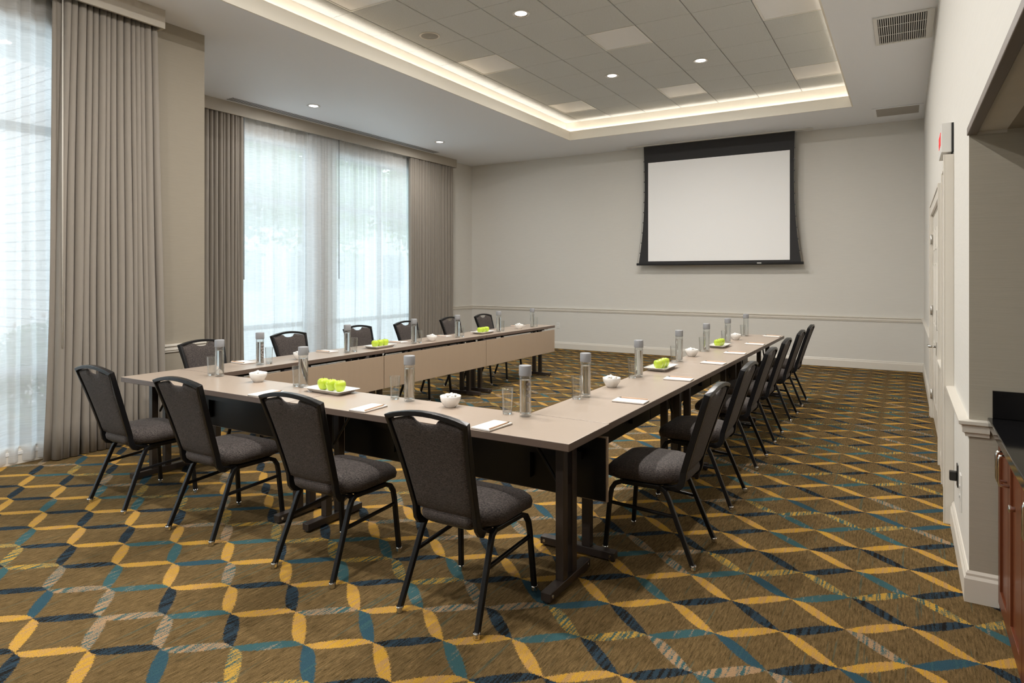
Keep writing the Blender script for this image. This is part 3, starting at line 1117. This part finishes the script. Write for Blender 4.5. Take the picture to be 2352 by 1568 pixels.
tree(-14.5, 9.5, 6.5, 2.3, 'green street tree seen through the left sheer of the far windows', 1, leaf_m)
tree(-15.8, 14.6, 7.2, 1.9, 'green street tree seen between the far windows', 2, leaf2_m)
tree(-14.2, 18.9, 6.6, 2.2, 'green street tree seen through the right sheer of the far windows', 3, leaf_m)
tree(-19.0, 24.5, 8.0, 3.0, 'paler green tree farthest along the street', 4, leaf2_m)
for (x, y_, s_, lab, sd) in ((-7.3, 3.05, 0.45, 'flowering shrub outside the near left window against the brick wall', 21), (-7.9, 2.1, 0.5, 'green shrub outside the near left window, at the photo edge', 22)):
    rnd = random.Random(sd)
    t = thing('flowering_shrub', lab, 'shrub', (x, y_, -0.15))
    mb = MB()
    mb.bm.free()
    mb.bm = foliage(3200, 0, 0, 0.62, s_, s_, 0.55, 0.032, rnd)
    mb.build('foliage', leaf2_m, t, kind='stuff')
    mb = MB()
    mb.bm.free()
    mb.bm = foliage(90, 0, 0, 0.72, s_ * 1.03, s_ * 1.03, 0.55, 0.035, rnd)
    mb.build('blossoms', flower_m, t, kind='stuff')
    mb = MB()
    for k in range(5):
        a = k * 1.26
        mb.tube([(0, 0, 0), (math.cos(a) * .12, math.sin(a) * .12, .3), (math.cos(a) * .25, math.sin(a) * .25, .7)], r=0.012, n=5)
    mb.build('stems', bark_m, t)
# pale building over the street
bl = thing('street_building', 'pale building across the street behind the trees', 'building', (-26, 20, -0.15))
MB().box(-3, 0, -14, 16, 0, 7.5).build('facade', mat('pale_render', (0.55, 0.56, 0.57), 0.8), bl)
for k in range(8):
    for zf_ in (0.9, 4.2):
        MB().box(-0.02, 0.04, -12 + k * 3.4, -10.2 + k * 3.4, zf_, zf_ + 1.9).build('window', alum, bl)

# ------------------------------------------------------------ wet bar in the niche
cb = thing('wet_bar_cabinet', 'cherry base cabinet with panelled doors in the right-hand niche', 'cabinet')
XC = 0.355
cb_y0, cb_y1 = 0.35, YN - 0.006
MB().box(XC + 0.02, XNB - 0.004, cb_y0, cb_y1, 0.002, 0.80).build('body', cherry, cb)
edges = [3.58, 3.255, 2.905, 2.555, 2.205, 1.855, 1.505, 1.155, 0.805, 0.455]
for k in range(len(edges) - 1):
    b_, a_ = edges[k], edges[k + 1]
    g = 0.003
    d = MB()
    d.box(XC, XC + 0.019, a_ + g, a_ + 0.06, 0.03, 0.79).box(XC, XC + 0.019, b_ - 0.06, b_ - g, 0.03, 0.79)
    d.box(XC, XC + 0.019, a_ + 0.06, b_ - 0.06, 0.03, 0.10).box(XC, XC + 0.019, a_ + 0.06, b_ - 0.06, 0.72, 0.79)
    d.box(XC + 0.009, XC + 0.0185, a_ + 0.06, b_ - 0.06, 0.10, 0.72)
    dd = d.build('cabinet_door', cherry, cb, bevel=0.0015)
    hy = (a_ + 0.035) if k % 2 == 0 else (b_ - 0.035)
    MB().tube([(XC, hy, 0.76), (XC - 0.030, hy, 0.758), (XC - 0.034, hy, 0.745), (XC - 0.034, hy, 0.655), (XC - 0.030, hy, 0.642), (XC, hy, 0.64)], r=0.0055, n=8).build('handle', chrome, dd)
MB().lathe([(0.010, 0), (0.010, 0.012), (0.014, 0.014), (0.014, 0.02), (0.006, 0.022)], n=16).build('door_lock', chrome, cb).matrix_local = Matrix.Translation((XC, 3.06, 0.60)) @ Matrix.Rotation(-PI / 2, 4, 'Y')
ct = thing('granite_countertop', 'polished black granite countertop on the cherry cabinet in the right niche', 'countertop')
MB().box(0.318, XNB - 0.003, cb_y0 - 0.03, YN - 0.0055, 0.802, 0.842).build('slab', granite, ct, bevel=0.004)
MB().box(0.335, XNB - 0.003, YN - 0.022, YN - 0.0055, 0.843, 0.965).build('side_splash', granite, ct, bevel=0.002)
MB().box(XNB - 0.022, XNB - 0.002, cb_y0, YN - 0.023, 0.843, 0.965).build('back_splash', granite, ct, bevel=0.002)

# ------------------------------------------------------------ tables
TZ = 0.74
TD = 0.456


def make_table(L, label, loc, rotz, group):
    t = thing('training_table', label, 'table', loc, rotz, group)
    h_ = L / 2 - 0.002
    w = TD / 2
    top = MB().box(-h_, h_, -w, w, TZ - 0.036, TZ)
    top.bm.faces.ensure_lookup_table()
    for f in top.bm.faces:
        f.material_index = 0 if abs(f.calc_center_median().z - TZ) < 1e-4 else 1
    top.build('tabletop', [lam_m, edge_m], t, bevel=0.003)
    # modesty panel on the inner side, its back blackened for the shadow there
    mp = MB().box(-h_ + 0.003, h_ - 0.003, w - 0.022, w - 0.004, 0.352, 0.676).build('modesty_panel', panel_m, t, bevel=0.002)
    MB().box(-h_ + 0.01, h_ - 0.01, w - 0.028, w - 0.0225, 0.358, 0.670).build('panel_shade', black_metal, mp)
    MB().box(-h_ + 0.12, h_ - 0.12, w - 0.075, w - 0.050, 0.560, 0.600).build('panel_rail', black_metal, t)
    for s in (-1, 1):
        xb_ = s * (L / 2 - 0.44)
        MB().box(xb_ - 0.016, xb_ + 0.016, w - 0.060, w - 0.029, 0.42, TZ - 0.038).build('panel_bracket', black_metal, t)
        x = s * (L / 2 - 0.125)
        for yv in (-0.055, 0.045):
            MB().box(x - 0.021, x + 0.021, yv - 0.024, yv + 0.024, 0.052, TZ - 0.052).build('leg_post', brown_metal, t, bevel=0.003)
        f = MB().box(x - 0.025, x + 0.025, -w + 0.012, w - 0.012, 0.012, 0.052).build('foot', brown_metal, t, bevel=0.003)
        for yv in (-w + 0.03, w - 0.03):
            MB().lathe([(0.012, 0.0), (0.014, 0.004), (0.010, 0.013)], n=10, c=(x, yv)).build('glide', plastic_k, f)
        for yv in (-w + 0.035, w - 0.035):
            MB().tube([(x + s * 0.0245, yv, 0.032), (x + s * 0.0275, yv, 0.032)], r=0.008, n=10).build('bolt', chrome, f)
        MB().box(x - 0.035, x + 0.035, -w + 0.05, w - 0.07, TZ - 0.052, TZ - 0.036).build('top_plate', black_metal, t)
        MB().tube([(x - s * 0.022, -0.02, 0.47), (x - s * 0.06, -0.02, 0.52), (x - s * 0.16, -0.02, 0.66), (x - s * 0.22, -0.02, TZ - 0.045)], r=0.008, n=8).build('brace', black_metal, t)
    MB().box(-h_ + 0.15, h_ - 0.15, -0.10, -0.07, TZ - 0.066, TZ - 0.037).build('beam', black_metal, t)
    MB().box(-h_ + 0.15, h_ - 0.15, 0.10, 0.13, TZ - 0.066, TZ - 0.037).build('beam', black_metal, t)
    return t


LF = 1.816
YFR = 2.555 + TD / 2
make_table(LF, 'left of the two taupe tables forming the front run, below the left drape', (-4.888 + LF / 2, YFR, 0), 0, 'front run of tables')
make_table(LF, 'right of the two taupe tables forming the front run, reaching the near right corner', (-1.256 - LF / 2, YFR, 0), 0, 'front run of tables')
LS = 1.838
YS = 2.555 + TD + 0.003
for k, w_ in enumerate(('nearest', 'middle', 'farthest')):
    make_table(LS, w_ + ' taupe table of the right-hand row', (-1.264 - TD / 2, YS + LS * (k + 0.5), 0), PI / 2, 'right-hand row of tables')
for k, w_ in enumerate(('nearest', 'middle', 'farthest')):
    make_table(LS, w_ + ' taupe table of the left-hand row by the windows', (-4.884 + TD / 2, YS + LS * (k + 0.5), 0), -PI / 2, 'left-hand row of tables')

# ------------------------------------------------------------ chairs


def rounded_outline(w_front, w_back, y0, y1, r, inset, n=6):
    pts = []
    wf, wb = w_front / 2 - inset, w_back / 2 - inset
    a0, a1 = y0 + inset, y1 - inset
    rr = max(0.01, r - inset)
    for (cx, cy, st) in ((wf - rr, a1 - rr, 0), (-wf + rr, a1 - rr, 90), (-wb + rr, a0 + rr, 180), (wb - rr, a0 + rr, 270)):
        for k in range(n + 1):
            a = math.radians(st + 90 * k / n)
            pts.append((cx + rr * math.cos(a), cy + rr * math.sin(a)))
    return pts


def seat_outline(inset):
    pts = []

    def hw_(y_):
        k = min(1, max(0, (y_ + 0.175) / 0.13))
        k = k * k * (3 - 2 * k)
        return 0.137 + 0.088 * k
    right = []
    for k in range(7):      # rounded rear corner
        a = math.radians(-90 + 90 * k / 6)
        right.append((0.137 - 0.03 + 0.03 * math.cos(a), -0.185 + 0.03 + 0.03 * math.sin(a)))
    for k in range(1, 12):
        y_ = -0.155 + 0.33 * k / 12
        right.append((hw_(y_), y_))
    for k in range(8):
        a = math.radians(90 * k / 7)
        right.append((0.225 - 0.07 + 0.07 * math.cos(a), 0.245 - 0.07 + 0.07 * math.sin(a)))
    full = right + [(-x, y_) for x, y_ in reversed(right)]
    return [(x * (1 - inset / 0.225), 0.03 + (y_ - 0.03) * (1 - inset / 0.215)) for x, y_ in full]


def back_y(z):
    # side profile of the back: leans away with height
    k = (z - 0.40) / 0.50
    return -0.155 - 0.145 * k - 0.015 * k * k


def make_chair():
    t = thing('banquet_chair', '', 'chair', (0, 0, 0))
    # seat
    mb = MB()
    rings = []
    for (ins, z) in ((0.045, 0.402), (0.018, 0.404), (0.004, 0.418), (0.0, 0.440), (0.006, 0.462), (0.026, 0.478), (0.07, 0.487), (0.13, 0.491)):
        ol = seat_outline(ins)
        rings.append([(x, y_, z + 0.012 * (1 - abs((x) / 0.23)) * (1 if z > .47 else 0) - 0.012 * max(0, (y_ - 0.1) / 0.13) * (1 if z > 0.41 else 0)) for x, y_ in ol])
    mb.rings(rings)
    mb.build('seat', fabric_m, t)
    # seat base shell under the cushion
    mb = MB()
    mb.rings([[(x, y_, 0.392) for x, y_ in seat_outline(0.035)], [(x, y_, 0.403) for x, y_ in seat_outline(0.02)]], smooth=False)
    mb.build('seat_pan', black_metal, t)
    # backrest
    nx, nz = 28, 14
    front, back = [], []

    def hw(z):
        k = (z - 0.45) / 0.43
        return 0.149 + 0.024 * k + 0.020 * k * k

    def cols(side):
        g = []
        for a in range(nx + 1):
            u = -1 + 2 * a / nx
            zt = 0.894 - 0.028 * u * u
            if abs(u) < 0.36:
                zt -= 0.034 * math.sqrt(max(0, 1 - (u / 0.36) ** 2))
            zb = 0.452 + 0.012 * u * u
            col = []
            for b in range(nz + 1):
                v = b / nz
                z = zb + (zt - zb) * v
                x = u * hw(z)
                eu = 1 - abs(u) ** 8
                ev = 1 - abs(2 * v - 1) ** 10
                e = min(eu, ev) ** 0.5
                th = (0.006 + 0.016 * e) if side > 0 else (0.006 + 0.009 * e)
                col.append((x, back_y(z) + side * th, z))
            g.append(col)
        return g
    F, Bk = cols(1), cols(-1)
    bm = bmesh.new()
    VF = [[bm.verts.new(p) for p in c] for c in F]
    VB = [[bm.verts.new(p) for p in c] for c in Bk]
    for a in range(nx):
        for b in range(nz):
            bm.faces.new([VF[a][b], VF[a + 1][b], VF[a + 1][b + 1], VF[a][b + 1]]).smooth = True
            bm.faces.new([VB[a][b], VB[a][b + 1], VB[a + 1][b + 1], VB[a + 1][b]]).smooth = True
    per = [(a, 0) for a in range(nx)] + [(nx, b) for b in range(nz)] + [(a, nz) for a in range(nx, 0, -1)] + [(0, b) for b in range(nz, 0, -1)]
    for (p, q_) in zip(per, per[1:] + per[:1]):
        bm.faces.new([VF[p[0]][p[1]], VB[p[0]][p[1]], VB[q_[0]][q_[1]], VF[q_[0]][q_[1]]]).smooth = True
    mb = MB()
    mb.bm.free()
    mb.bm = bm
    mb.build('backrest', fabric_m, t)
    # back frame: posts + arched top rail
    pts = [(-0.160, -0.070, 0.382), (-0.162, -0.125, 0.382), (-0.163, -0.150, 0.391), (-0.163, -0.166, 0.412), (-0.162, -0.172, 0.436)]
    for z in (0.47, 0.56, 0.66, 0.76, 0.879):
        pts.append((-hw(z) - 0.011, back_y(z), z))
    top = []
    for k in range(1, 10):
        u = -1 + 2 * k / 10
        z = 0.908 - 0.029 * u * u
        top.append((u * (hw(0.87) + 0.011), back_y(z), z))
    allp = pts + top + [(-x, y_, z) for x, y_, z in reversed(pts)]
    mb = MB()
    mb.tube(allp, rect=(0.016, 0.0105), side=(0, 1, 0.0))
    mb.build('back_frame', black_metal, t, bevel=0.003)
    # legs: square tube
    R_ = (0.0115, 0.0115)
    for s in (-1, 1):
        rear = MB().tube([(s * 0.205, -0.235, 0.016), (s * 0.185, -0.105, 0.330), (s * 0.182, -0.085, 0.366), (s * 0.180, -0.060, 0.381)], rect=R_, side=(1, 0, 0))
        rl = rear.build('leg', black_metal, t, bevel=0.004)
        fr_ = MB().tube([(s * 0.210, 0.235, 0.016), (s * 0.198, 0.212, 0.29), (s * 0.195, 0.205, 0.335), (s * 0.192, 0.185, 0.366), (s * 0.188, 0.150, 0.381)], rect=R_, side=(1, 0, 0))
        fl = fr_.build('leg', black_metal, t, bevel=0.004)
        MB().tube([(s * 0.180, -0.060, 0.381), (s * 0.188, 0.150, 0.381)], rect=R_, side=(1, 0, 0)).build('side_rail', black_metal, t, bevel=0.004)
        MB().tube([(s * 0.1905, -0.140, 0.245), (s * 0.2, 0.214, 0.265)], rect=(0.008, 0.008), side=(1, 0, 0)).build('stretcher', black_metal, t, bevel=0.003)
        for lg, y_ in ((rl, -0.237), (fl, 0.235)):
            x = s * (0.205 if lg is rl else 0.210)
            MB().lathe([(0.014, 0.0), (0.016, 0.004), (0.013, 0.010), (0.0145, 0.018), (0.0145, 0.028)], n=14, c=(x, y_)).build('foot_glide', chrome, lg, label='chrome foot glide')
    MB().tube([(-0.16, 0.0, 0.375), (0.16, 0.0, 0.375)], r=0.009, n=8).build('cross_rail', black_metal, t)
    MB().tube([(-0.175, -0.075, 0.375), (0.175, -0.075, 0.375)], r=0.009, n=8).build('cross_rail', black_metal, t)
    return t


chair = make_chair()
G1, G2, G3 = 'charcoal banquet chairs along the front tables', 'charcoal banquet chairs along the right row', 'charcoal banquet chairs along the window row'
spots = []
for x, lab in ((-4.335, 'charcoal fabric banquet chair leftmost of the front four, beside the large drape'),
               (-3.452, 'charcoal fabric banquet chair second from left of the front four'),
               (-2.525, 'charcoal fabric banquet chair third from left of the front four, before the apple plate'),
               (-1.695, 'charcoal fabric banquet chair rightmost of the front four, largest in the foreground')):
    spots.append((x, 2.415, 0, lab, G1))
for x, y_, lab in ((-1.142, 3.45, 'charcoal banquet chair nearest on the right row, beside the corner table leg'),
                   (-1.172, 4.41, 'charcoal banquet chair second nearest on the right row'),
                   (-1.200, 5.38, 'charcoal banquet chair third nearest on the right row'),
                   (-1.215, 6.27, 'charcoal banquet chair fourth nearest on the right row'),
                   (-1.218, 7.25, 'charcoal banquet chair second farthest on the right row'),
                   (-1.225, 8.12, 'charcoal banquet chair farthest on the right row')):
    spots.append((x, y_, PI / 2, lab, G2))
for y_, lab in ((3.45, 'charcoal banquet chair on the window row nearest the near wall corner'),
                (4.39, 'charcoal banquet chair on the window row before the left end of the sheer'),
                (5.35, 'charcoal banquet chair on the window row before the middle of the sheers'),
                (6.17, 'charcoal banquet chair on the window row before the right end of the sheer'),
                (7.08, 'charcoal banquet chair on the window row before the far drape'),
                (7.89, 'charcoal banquet chair farthest on the window row, before the far wall corner')):
    spots.append((-4.975, y_, -PI / 2, lab, G3))
for k, (x, y_, r_, lab, g_) in enumerate(spots):
    again(chair, k == 0, (x, y_, 0), r_ + random.uniform(-0.012, 0.012), lab, g_)

# ------------------------------------------------------------ table settings


def make_bottle():
    t = thing('water_bottle', '', 'bottle')
    R = 0.0315
    mb = MB()
    prof = [(0.004, 0.010), (R - 0.006, 0.004), (R - 0.002, 0.0), (R, 0.004), (R, 0.205), (R - 0.001, 0.212), (R - 0.004, 0.214),
            (R - 0.004, 0.214), (R - 0.0035, 0.205), (R - 0.0035, 0.016), (R - 0.008, 0.013), (0.004, 0.015)]
    mb.lathe(prof, n=32)
    mb.build('bottle_body', glass_m, t)
    MB().lathe([(R - 0.0042, 0.0165), (R - 0.0037, 0.019), (R - 0.0037, 0.190), (R - 0.0037, 0.1905)], n=32).build('water', water_m, t)
    MB().lathe([(R - 0.006, 0.214), (R + 0.0015, 0.2145), (R + 0.002, 0.217), (R + 0.002, 0.264), (R + 0.0005, 0.267), (R - 0.004, 0.268)], n=32).build('cap', cap_m, t)
    # vertical lettering wrapped on the glass
    cu = bpy.data.curves.new('lettering', 'FONT')
    cu.body = 'VOSS'
    cu.size = 0.046
    cu.space_character = 1.2
    cu.align_x = 'CENTER'
    cu.align_y = 'CENTER'
    cu.resolution_u = 2
    tmp_ = bpy.data.objects.new('tmp_text', cu)
    COL.objects.link(tmp_)
    me_ = bpy.data.meshes.new_from_object(tmp_.evaluated_get(bpy.context.evaluated_depsgraph_get()))
    bpy.data.objects.remove(tmp_)
    for v in me_.vertices:
        # text x -> height (reads upwards), text y -> around the bottle
        hgt, ar = v.co.x, v.co.y
        a = -PI / 2 - ar / R
        v.co = ((R + 0.0004) * math.cos(a), (R + 0.0004) * math.sin(a), 0.115 + hgt)
    me_.materials.clear()
    me_.materials.append(print_m)
    me_.name = 'lettering'
    o_ = bpy.data.objects.new('lettering', me_)
    COL.objects.link(o_)
    o_.parent = t
    return t


def make_tumbler():
    t = thing('tumbler', '', 'glass')
    MB().lathe([(0.0262, 0.012), (0.0325, 0.136), (0.0321, 0.138), (0.0314, 0.136), (0.0252, 0.014)], n=32, cap0=False, cap1=False).build('glass_wall', glass_m, t)
    MB().lathe([(0.018, 0.0012), (0.0235, 0.0), (0.0256, 0.002), (0.0262, 0.0119), (0.0250, 0.0155), (0.018, 0.0135)], n=32).build('glass_base', solid_glass, t)
    return t


def make_bowl():
    t = thing('mint_bowl', '', 'bowl')
    MB().lathe([(0.004, 0.004), (0.026, 0.003), (0.030, 0.0), (0.032, 0.003), (0.044, 0.016), (0.056, 0.038), (0.060, 0.062), (0.0585, 0.0635), (0.0565, 0.062), (0.052, 0.040), (0.040, 0.020), (0.004, 0.010)], n=32).build('bowl_body', white_china, t)
    rnd = random.Random(5)
    mb = MB()
    for k in range(46):
        a, r = rnd.uniform(0, 2 * PI), 0.046 * math.sqrt(rnd.random())
        z = 0.052 + 0.020 * (1 - (r / 0.046) ** 2) + rnd.uniform(-0.004, 0.004)
        mb.sphere((r * math.cos(a), r * math.sin(a), z), 0.0095, n=7, m=5, sz=0.75)
    for k in range(6):
        a, r = k * 1.1, 0.025
        mb.sphere((r * math.cos(a), r * math.sin(a), 0.040), 0.014, n=7, m=5)
    mb.build('mints', mint_m, t, kind='stuff')
    return t


def make_plate():
    t = thing('serving_plate', '', 'plate')

    def ring(hx, hy, z, r=0.012):
        return [(x, y_, z) for x, y_ in rounded_outline(hx * 2, hx * 2, -hy, hy, r, 0, n=3)]
    mb = MB()
    mb.rings([ring(0.120, 0.055, 0.0), ring(0.135, 0.068, 0.004), ring(0.150, 0.080, 0.020), ring(0.170, 0.090, 0.025), ring(0.170, 0.090, 0.028),
              ring(0.148, 0.076, 0.025), ring(0.132, 0.064, 0.010), ring(0.05, 0.03, 0.008)])
    mb.build('plate_body', white_china, t, smooth=False)
    return t


def make_apple():
    t = thing('green_apple', '', 'apple')
    prof = [(0.002, 0.006), (0.012, 0.001), (0.020, 0.003), (0.030, 0.015), (0.0365, 0.032), (0.0385, 0.046), (0.036, 0.060), (0.028, 0.0695), (0.018, 0.0715), (0.009, 0.066), (0.002, 0.060)]
    mb = MB()
    n = 24
    rs = []
    for r, z in prof:
        rs.append([(r * (1 + 0.02 * math.cos(5 * 2 * PI * k / n) * (1 - z / 0.09)) * math.cos(2 * PI * k / n), r * (1 + 0.02 * math.cos(5 * 2 * PI * k / n)) * math.sin(2 * PI * k / n), z) for k in range(n)])
    mb.rings(rs)
    o_ = mb.build('fruit', apple_m, t)
    sub = o_.modifiers.new('s', 'SUBSURF')
    sub.levels = sub.render_levels = 1
    MB().tube([(0, 0, 0.060), (0.001, 0, 0.072), (0.006, 0.002, 0.083)], r=0.0013, n=6).build('stem', stem_m, t)
    return t


def make_pad():
    t = thing('notepad', '', 'notepad')
    MB().box(-0.056, 0.056, -0.095, 0.095, 0.0, 0.003).build('backing_card', edge_m, t)
    MB().box(-0.056, 0.056, -0.095, 0.095, 0.0031, 0.009).build('paper_block', paper_m, t)
    return t


def make_pencil():
    t = thing('pencil', '', 'pencil')
    MB().tube([(0, -0.088, 0.0036), (0, 0.070, 0.0036)], r=0.0036, n=6, smooth=False).build('shaft', pencil_m, t)
    rs = [[(r * math.cos(k * PI / 3), y_, 0.0036 + r * math.sin(k * PI / 3)) for k in range(6)] for r, y_ in ((0.0036, 0.0701), (0.0008, 0.090))]
    MB().rings(rs, smooth=False).build('tip', stem_m, t)
    return t


bottle, tumbler, bowl, plate, apple, pad, pencil = make_bottle(), make_tumbler(), make_bowl(), make_plate(), make_apple(), make_pad(), make_pencil()
ord_f = ['leftmost', 'second from left', 'third from left', 'rightmost']
ord_r = ['nearest', 'second nearest', 'third nearest', 'third farthest', 'second farthest', 'farthest']
front_x = [(-4.294, -4.390), (-3.401, -3.462), (-2.493, -2.604), (-1.705, -1.815)]
YI = 2.945
n_b = 0
for (bx_, gx_), w_ in zip(front_x, ord_f):
    again(bottle, n_b == 0, (bx_, YI, TZ + 0.0003), PI, 'clear cylindrical water bottle with grey cap, %s on the front tables' % w_, 'water bottles with grey caps')
    again(tumbler, n_b == 0, (gx_, YI + 0.0, TZ + 0.0003), 0, 'clear empty tumbler, %s on the front tables, beside a bottle' % w_, 'clear tumblers')
    n_b += 1
left_y = [(3.49, 3.575), (4.47, 4.555), (5.45, 5.535), (6.25, 6.335), (7.165, 7.25), (8.06, 8.155)]
for (by_, gy_), w_ in zip(left_y, ord_r):
    again(bottle, False, (-4.550, by_, TZ + 0.0003), PI * 0.55 if w_ == 'nearest' else PI * 1.6, 'clear cylindrical water bottle with grey cap, %s on the window-side tables' % w_, 'water bottles with grey caps')
    again(tumbler, False, (-4.545, gy_, TZ + 0.0003), 0, 'clear empty tumbler, %s on the window-side tables, beside a bottle' % w_, 'clear tumblers')
right_y = [(3.60, 3.515), (4.52, 4.44), (5.51, 5.43), (6.41, 6.33), (7.30, 7.22), (8.25, 8.17)]
for (by_, gy_), w_ in zip(right_y, ord_r):
    again(bottle, False, (-1.660, by_, TZ + 0.0003), PI * 1.5, 'clear cylindrical water bottle with grey cap, %s on the right-hand tables' % w_, 'water bottles with grey caps')
    again(tumbler, False, (-1.680, gy_, TZ + 0.0003), 0, 'clear empty tumbler, %s on the right-hand tables, beside a bottle' % w_, 'clear tumblers')
for k, (x, y_, lab) in enumerate([(-3.845, 2.935, 'small white bowl of white mints, left one on the front tables'),
                                  (-2.185, 2.935, 'small white bowl of white mints, right one on the front tables'),
                                  (-4.545, 3.90, 'small white bowl of white mints, nearest on the window-side tables'),
                                  (-4.550, 5.76, 'small white bowl of white mints, middle one on the window-side tables'),
                                  (-4.550, 7.69, 'small white bowl of white mints, farthest on the window-side tables'),
                                  (-1.660, 4.01, 'small white bowl of white mints, nearest on the right-hand tables'),
                                  (-1.665, 5.91, 'small white bowl of white mints, middle one on the right-hand tables'),
                                  (-1.660, 7.69, 'small white bowl of white mints, farthest on the right-hand tables')]):
    again(bowl, k == 0, (x, y_, TZ + 0.0003), k * 0.7, lab, 'white bowls of mints')
plates = [(-3.105, 2.915, -0.05, 'white rectangular plate of three green apples on the front tables', 'front-table plate'),
          (-4.600, 4.975, PI / 2 + 0.05, 'white rectangular plate of green apples, nearer on the window-side tables', 'nearer window-side plate'),
          (-4.600, 6.875, PI / 2 + 0.04, 'white rectangular plate of green apples, farther on the window-side tables', 'farther window-side plate'),
          (-1.640, 4.98, PI / 2, 'white rectangular plate of green apples, nearer on the right-hand tables', 'nearer right-hand plate'),
          (-1.640, 6.845, PI / 2, 'white rectangular plate of green apples, farther on the right-hand tables', 'farther right-hand plate')]
na = 0
for k, (x, y_, r_, lab, where) in enumerate(plates):
    again(plate, k == 0, (x, y_, TZ + 0.0003), r_, lab, 'white apple plates')
    names = ('left', 'middle', 'right') if k < 3 else ('nearest', 'middle', 'farthest')
    if k in (1, 2):
        names = ('left', 'middle', 'right')
    for a_, nm in zip((-0.078, 0.0, 0.078), names):
        o = again(apple, na == 0, (x + a_ * math.cos(r_), y_ + a_ * math.sin(r_), TZ + 0.0088), random.uniform(0, 6), 'glossy green apple, %s of three on the %s' % (nm, where), 'green apples on the plates')
        na += 1
pads = []
for x, w_ in ((-3.40, 'second chair from left'), (-2.54, 'third chair from left'), (-1.725, 'rightmost front chair')):
    pads.append((x, 2.655, 0.0, 'white notepad on the front table before the ' + w_))
for y_, w_ in zip((3.50, 4.43, 5.46, 6.27, 7.15, 8.05), ord_r):
    pads.append((-4.780, y_, -PI / 2, 'white notepad, %s on the window-side tables' % w_))
for y_, w_ in zip((3.60, 4.54, 5.52, 6.33, 7.27, 8.30), ord_r):
    pads.append((-1.372, y_, PI / 2, 'white notepad, %s on the right-hand tables' % w_))
for k, (x, y_, r_, lab) in enumerate(pads):
    r2 = r_ + random.uniform(-0.08, 0.08)
    again(pad, k == 0, (x, y_, TZ + 0.0003), r2, lab, 'white notepads')
    off = Vector((0.046, 0.0, 0))
    off.rotate(Matrix.Rotation(r2, 3, 'Z'))
    again(pencil, k == 0, (x + off.x, y_ + off.y, TZ + 0.0095), r2 + 0.04, lab.replace('white notepad', 'wooden pencil lying on the notepad'), 'pencils on the notepads')
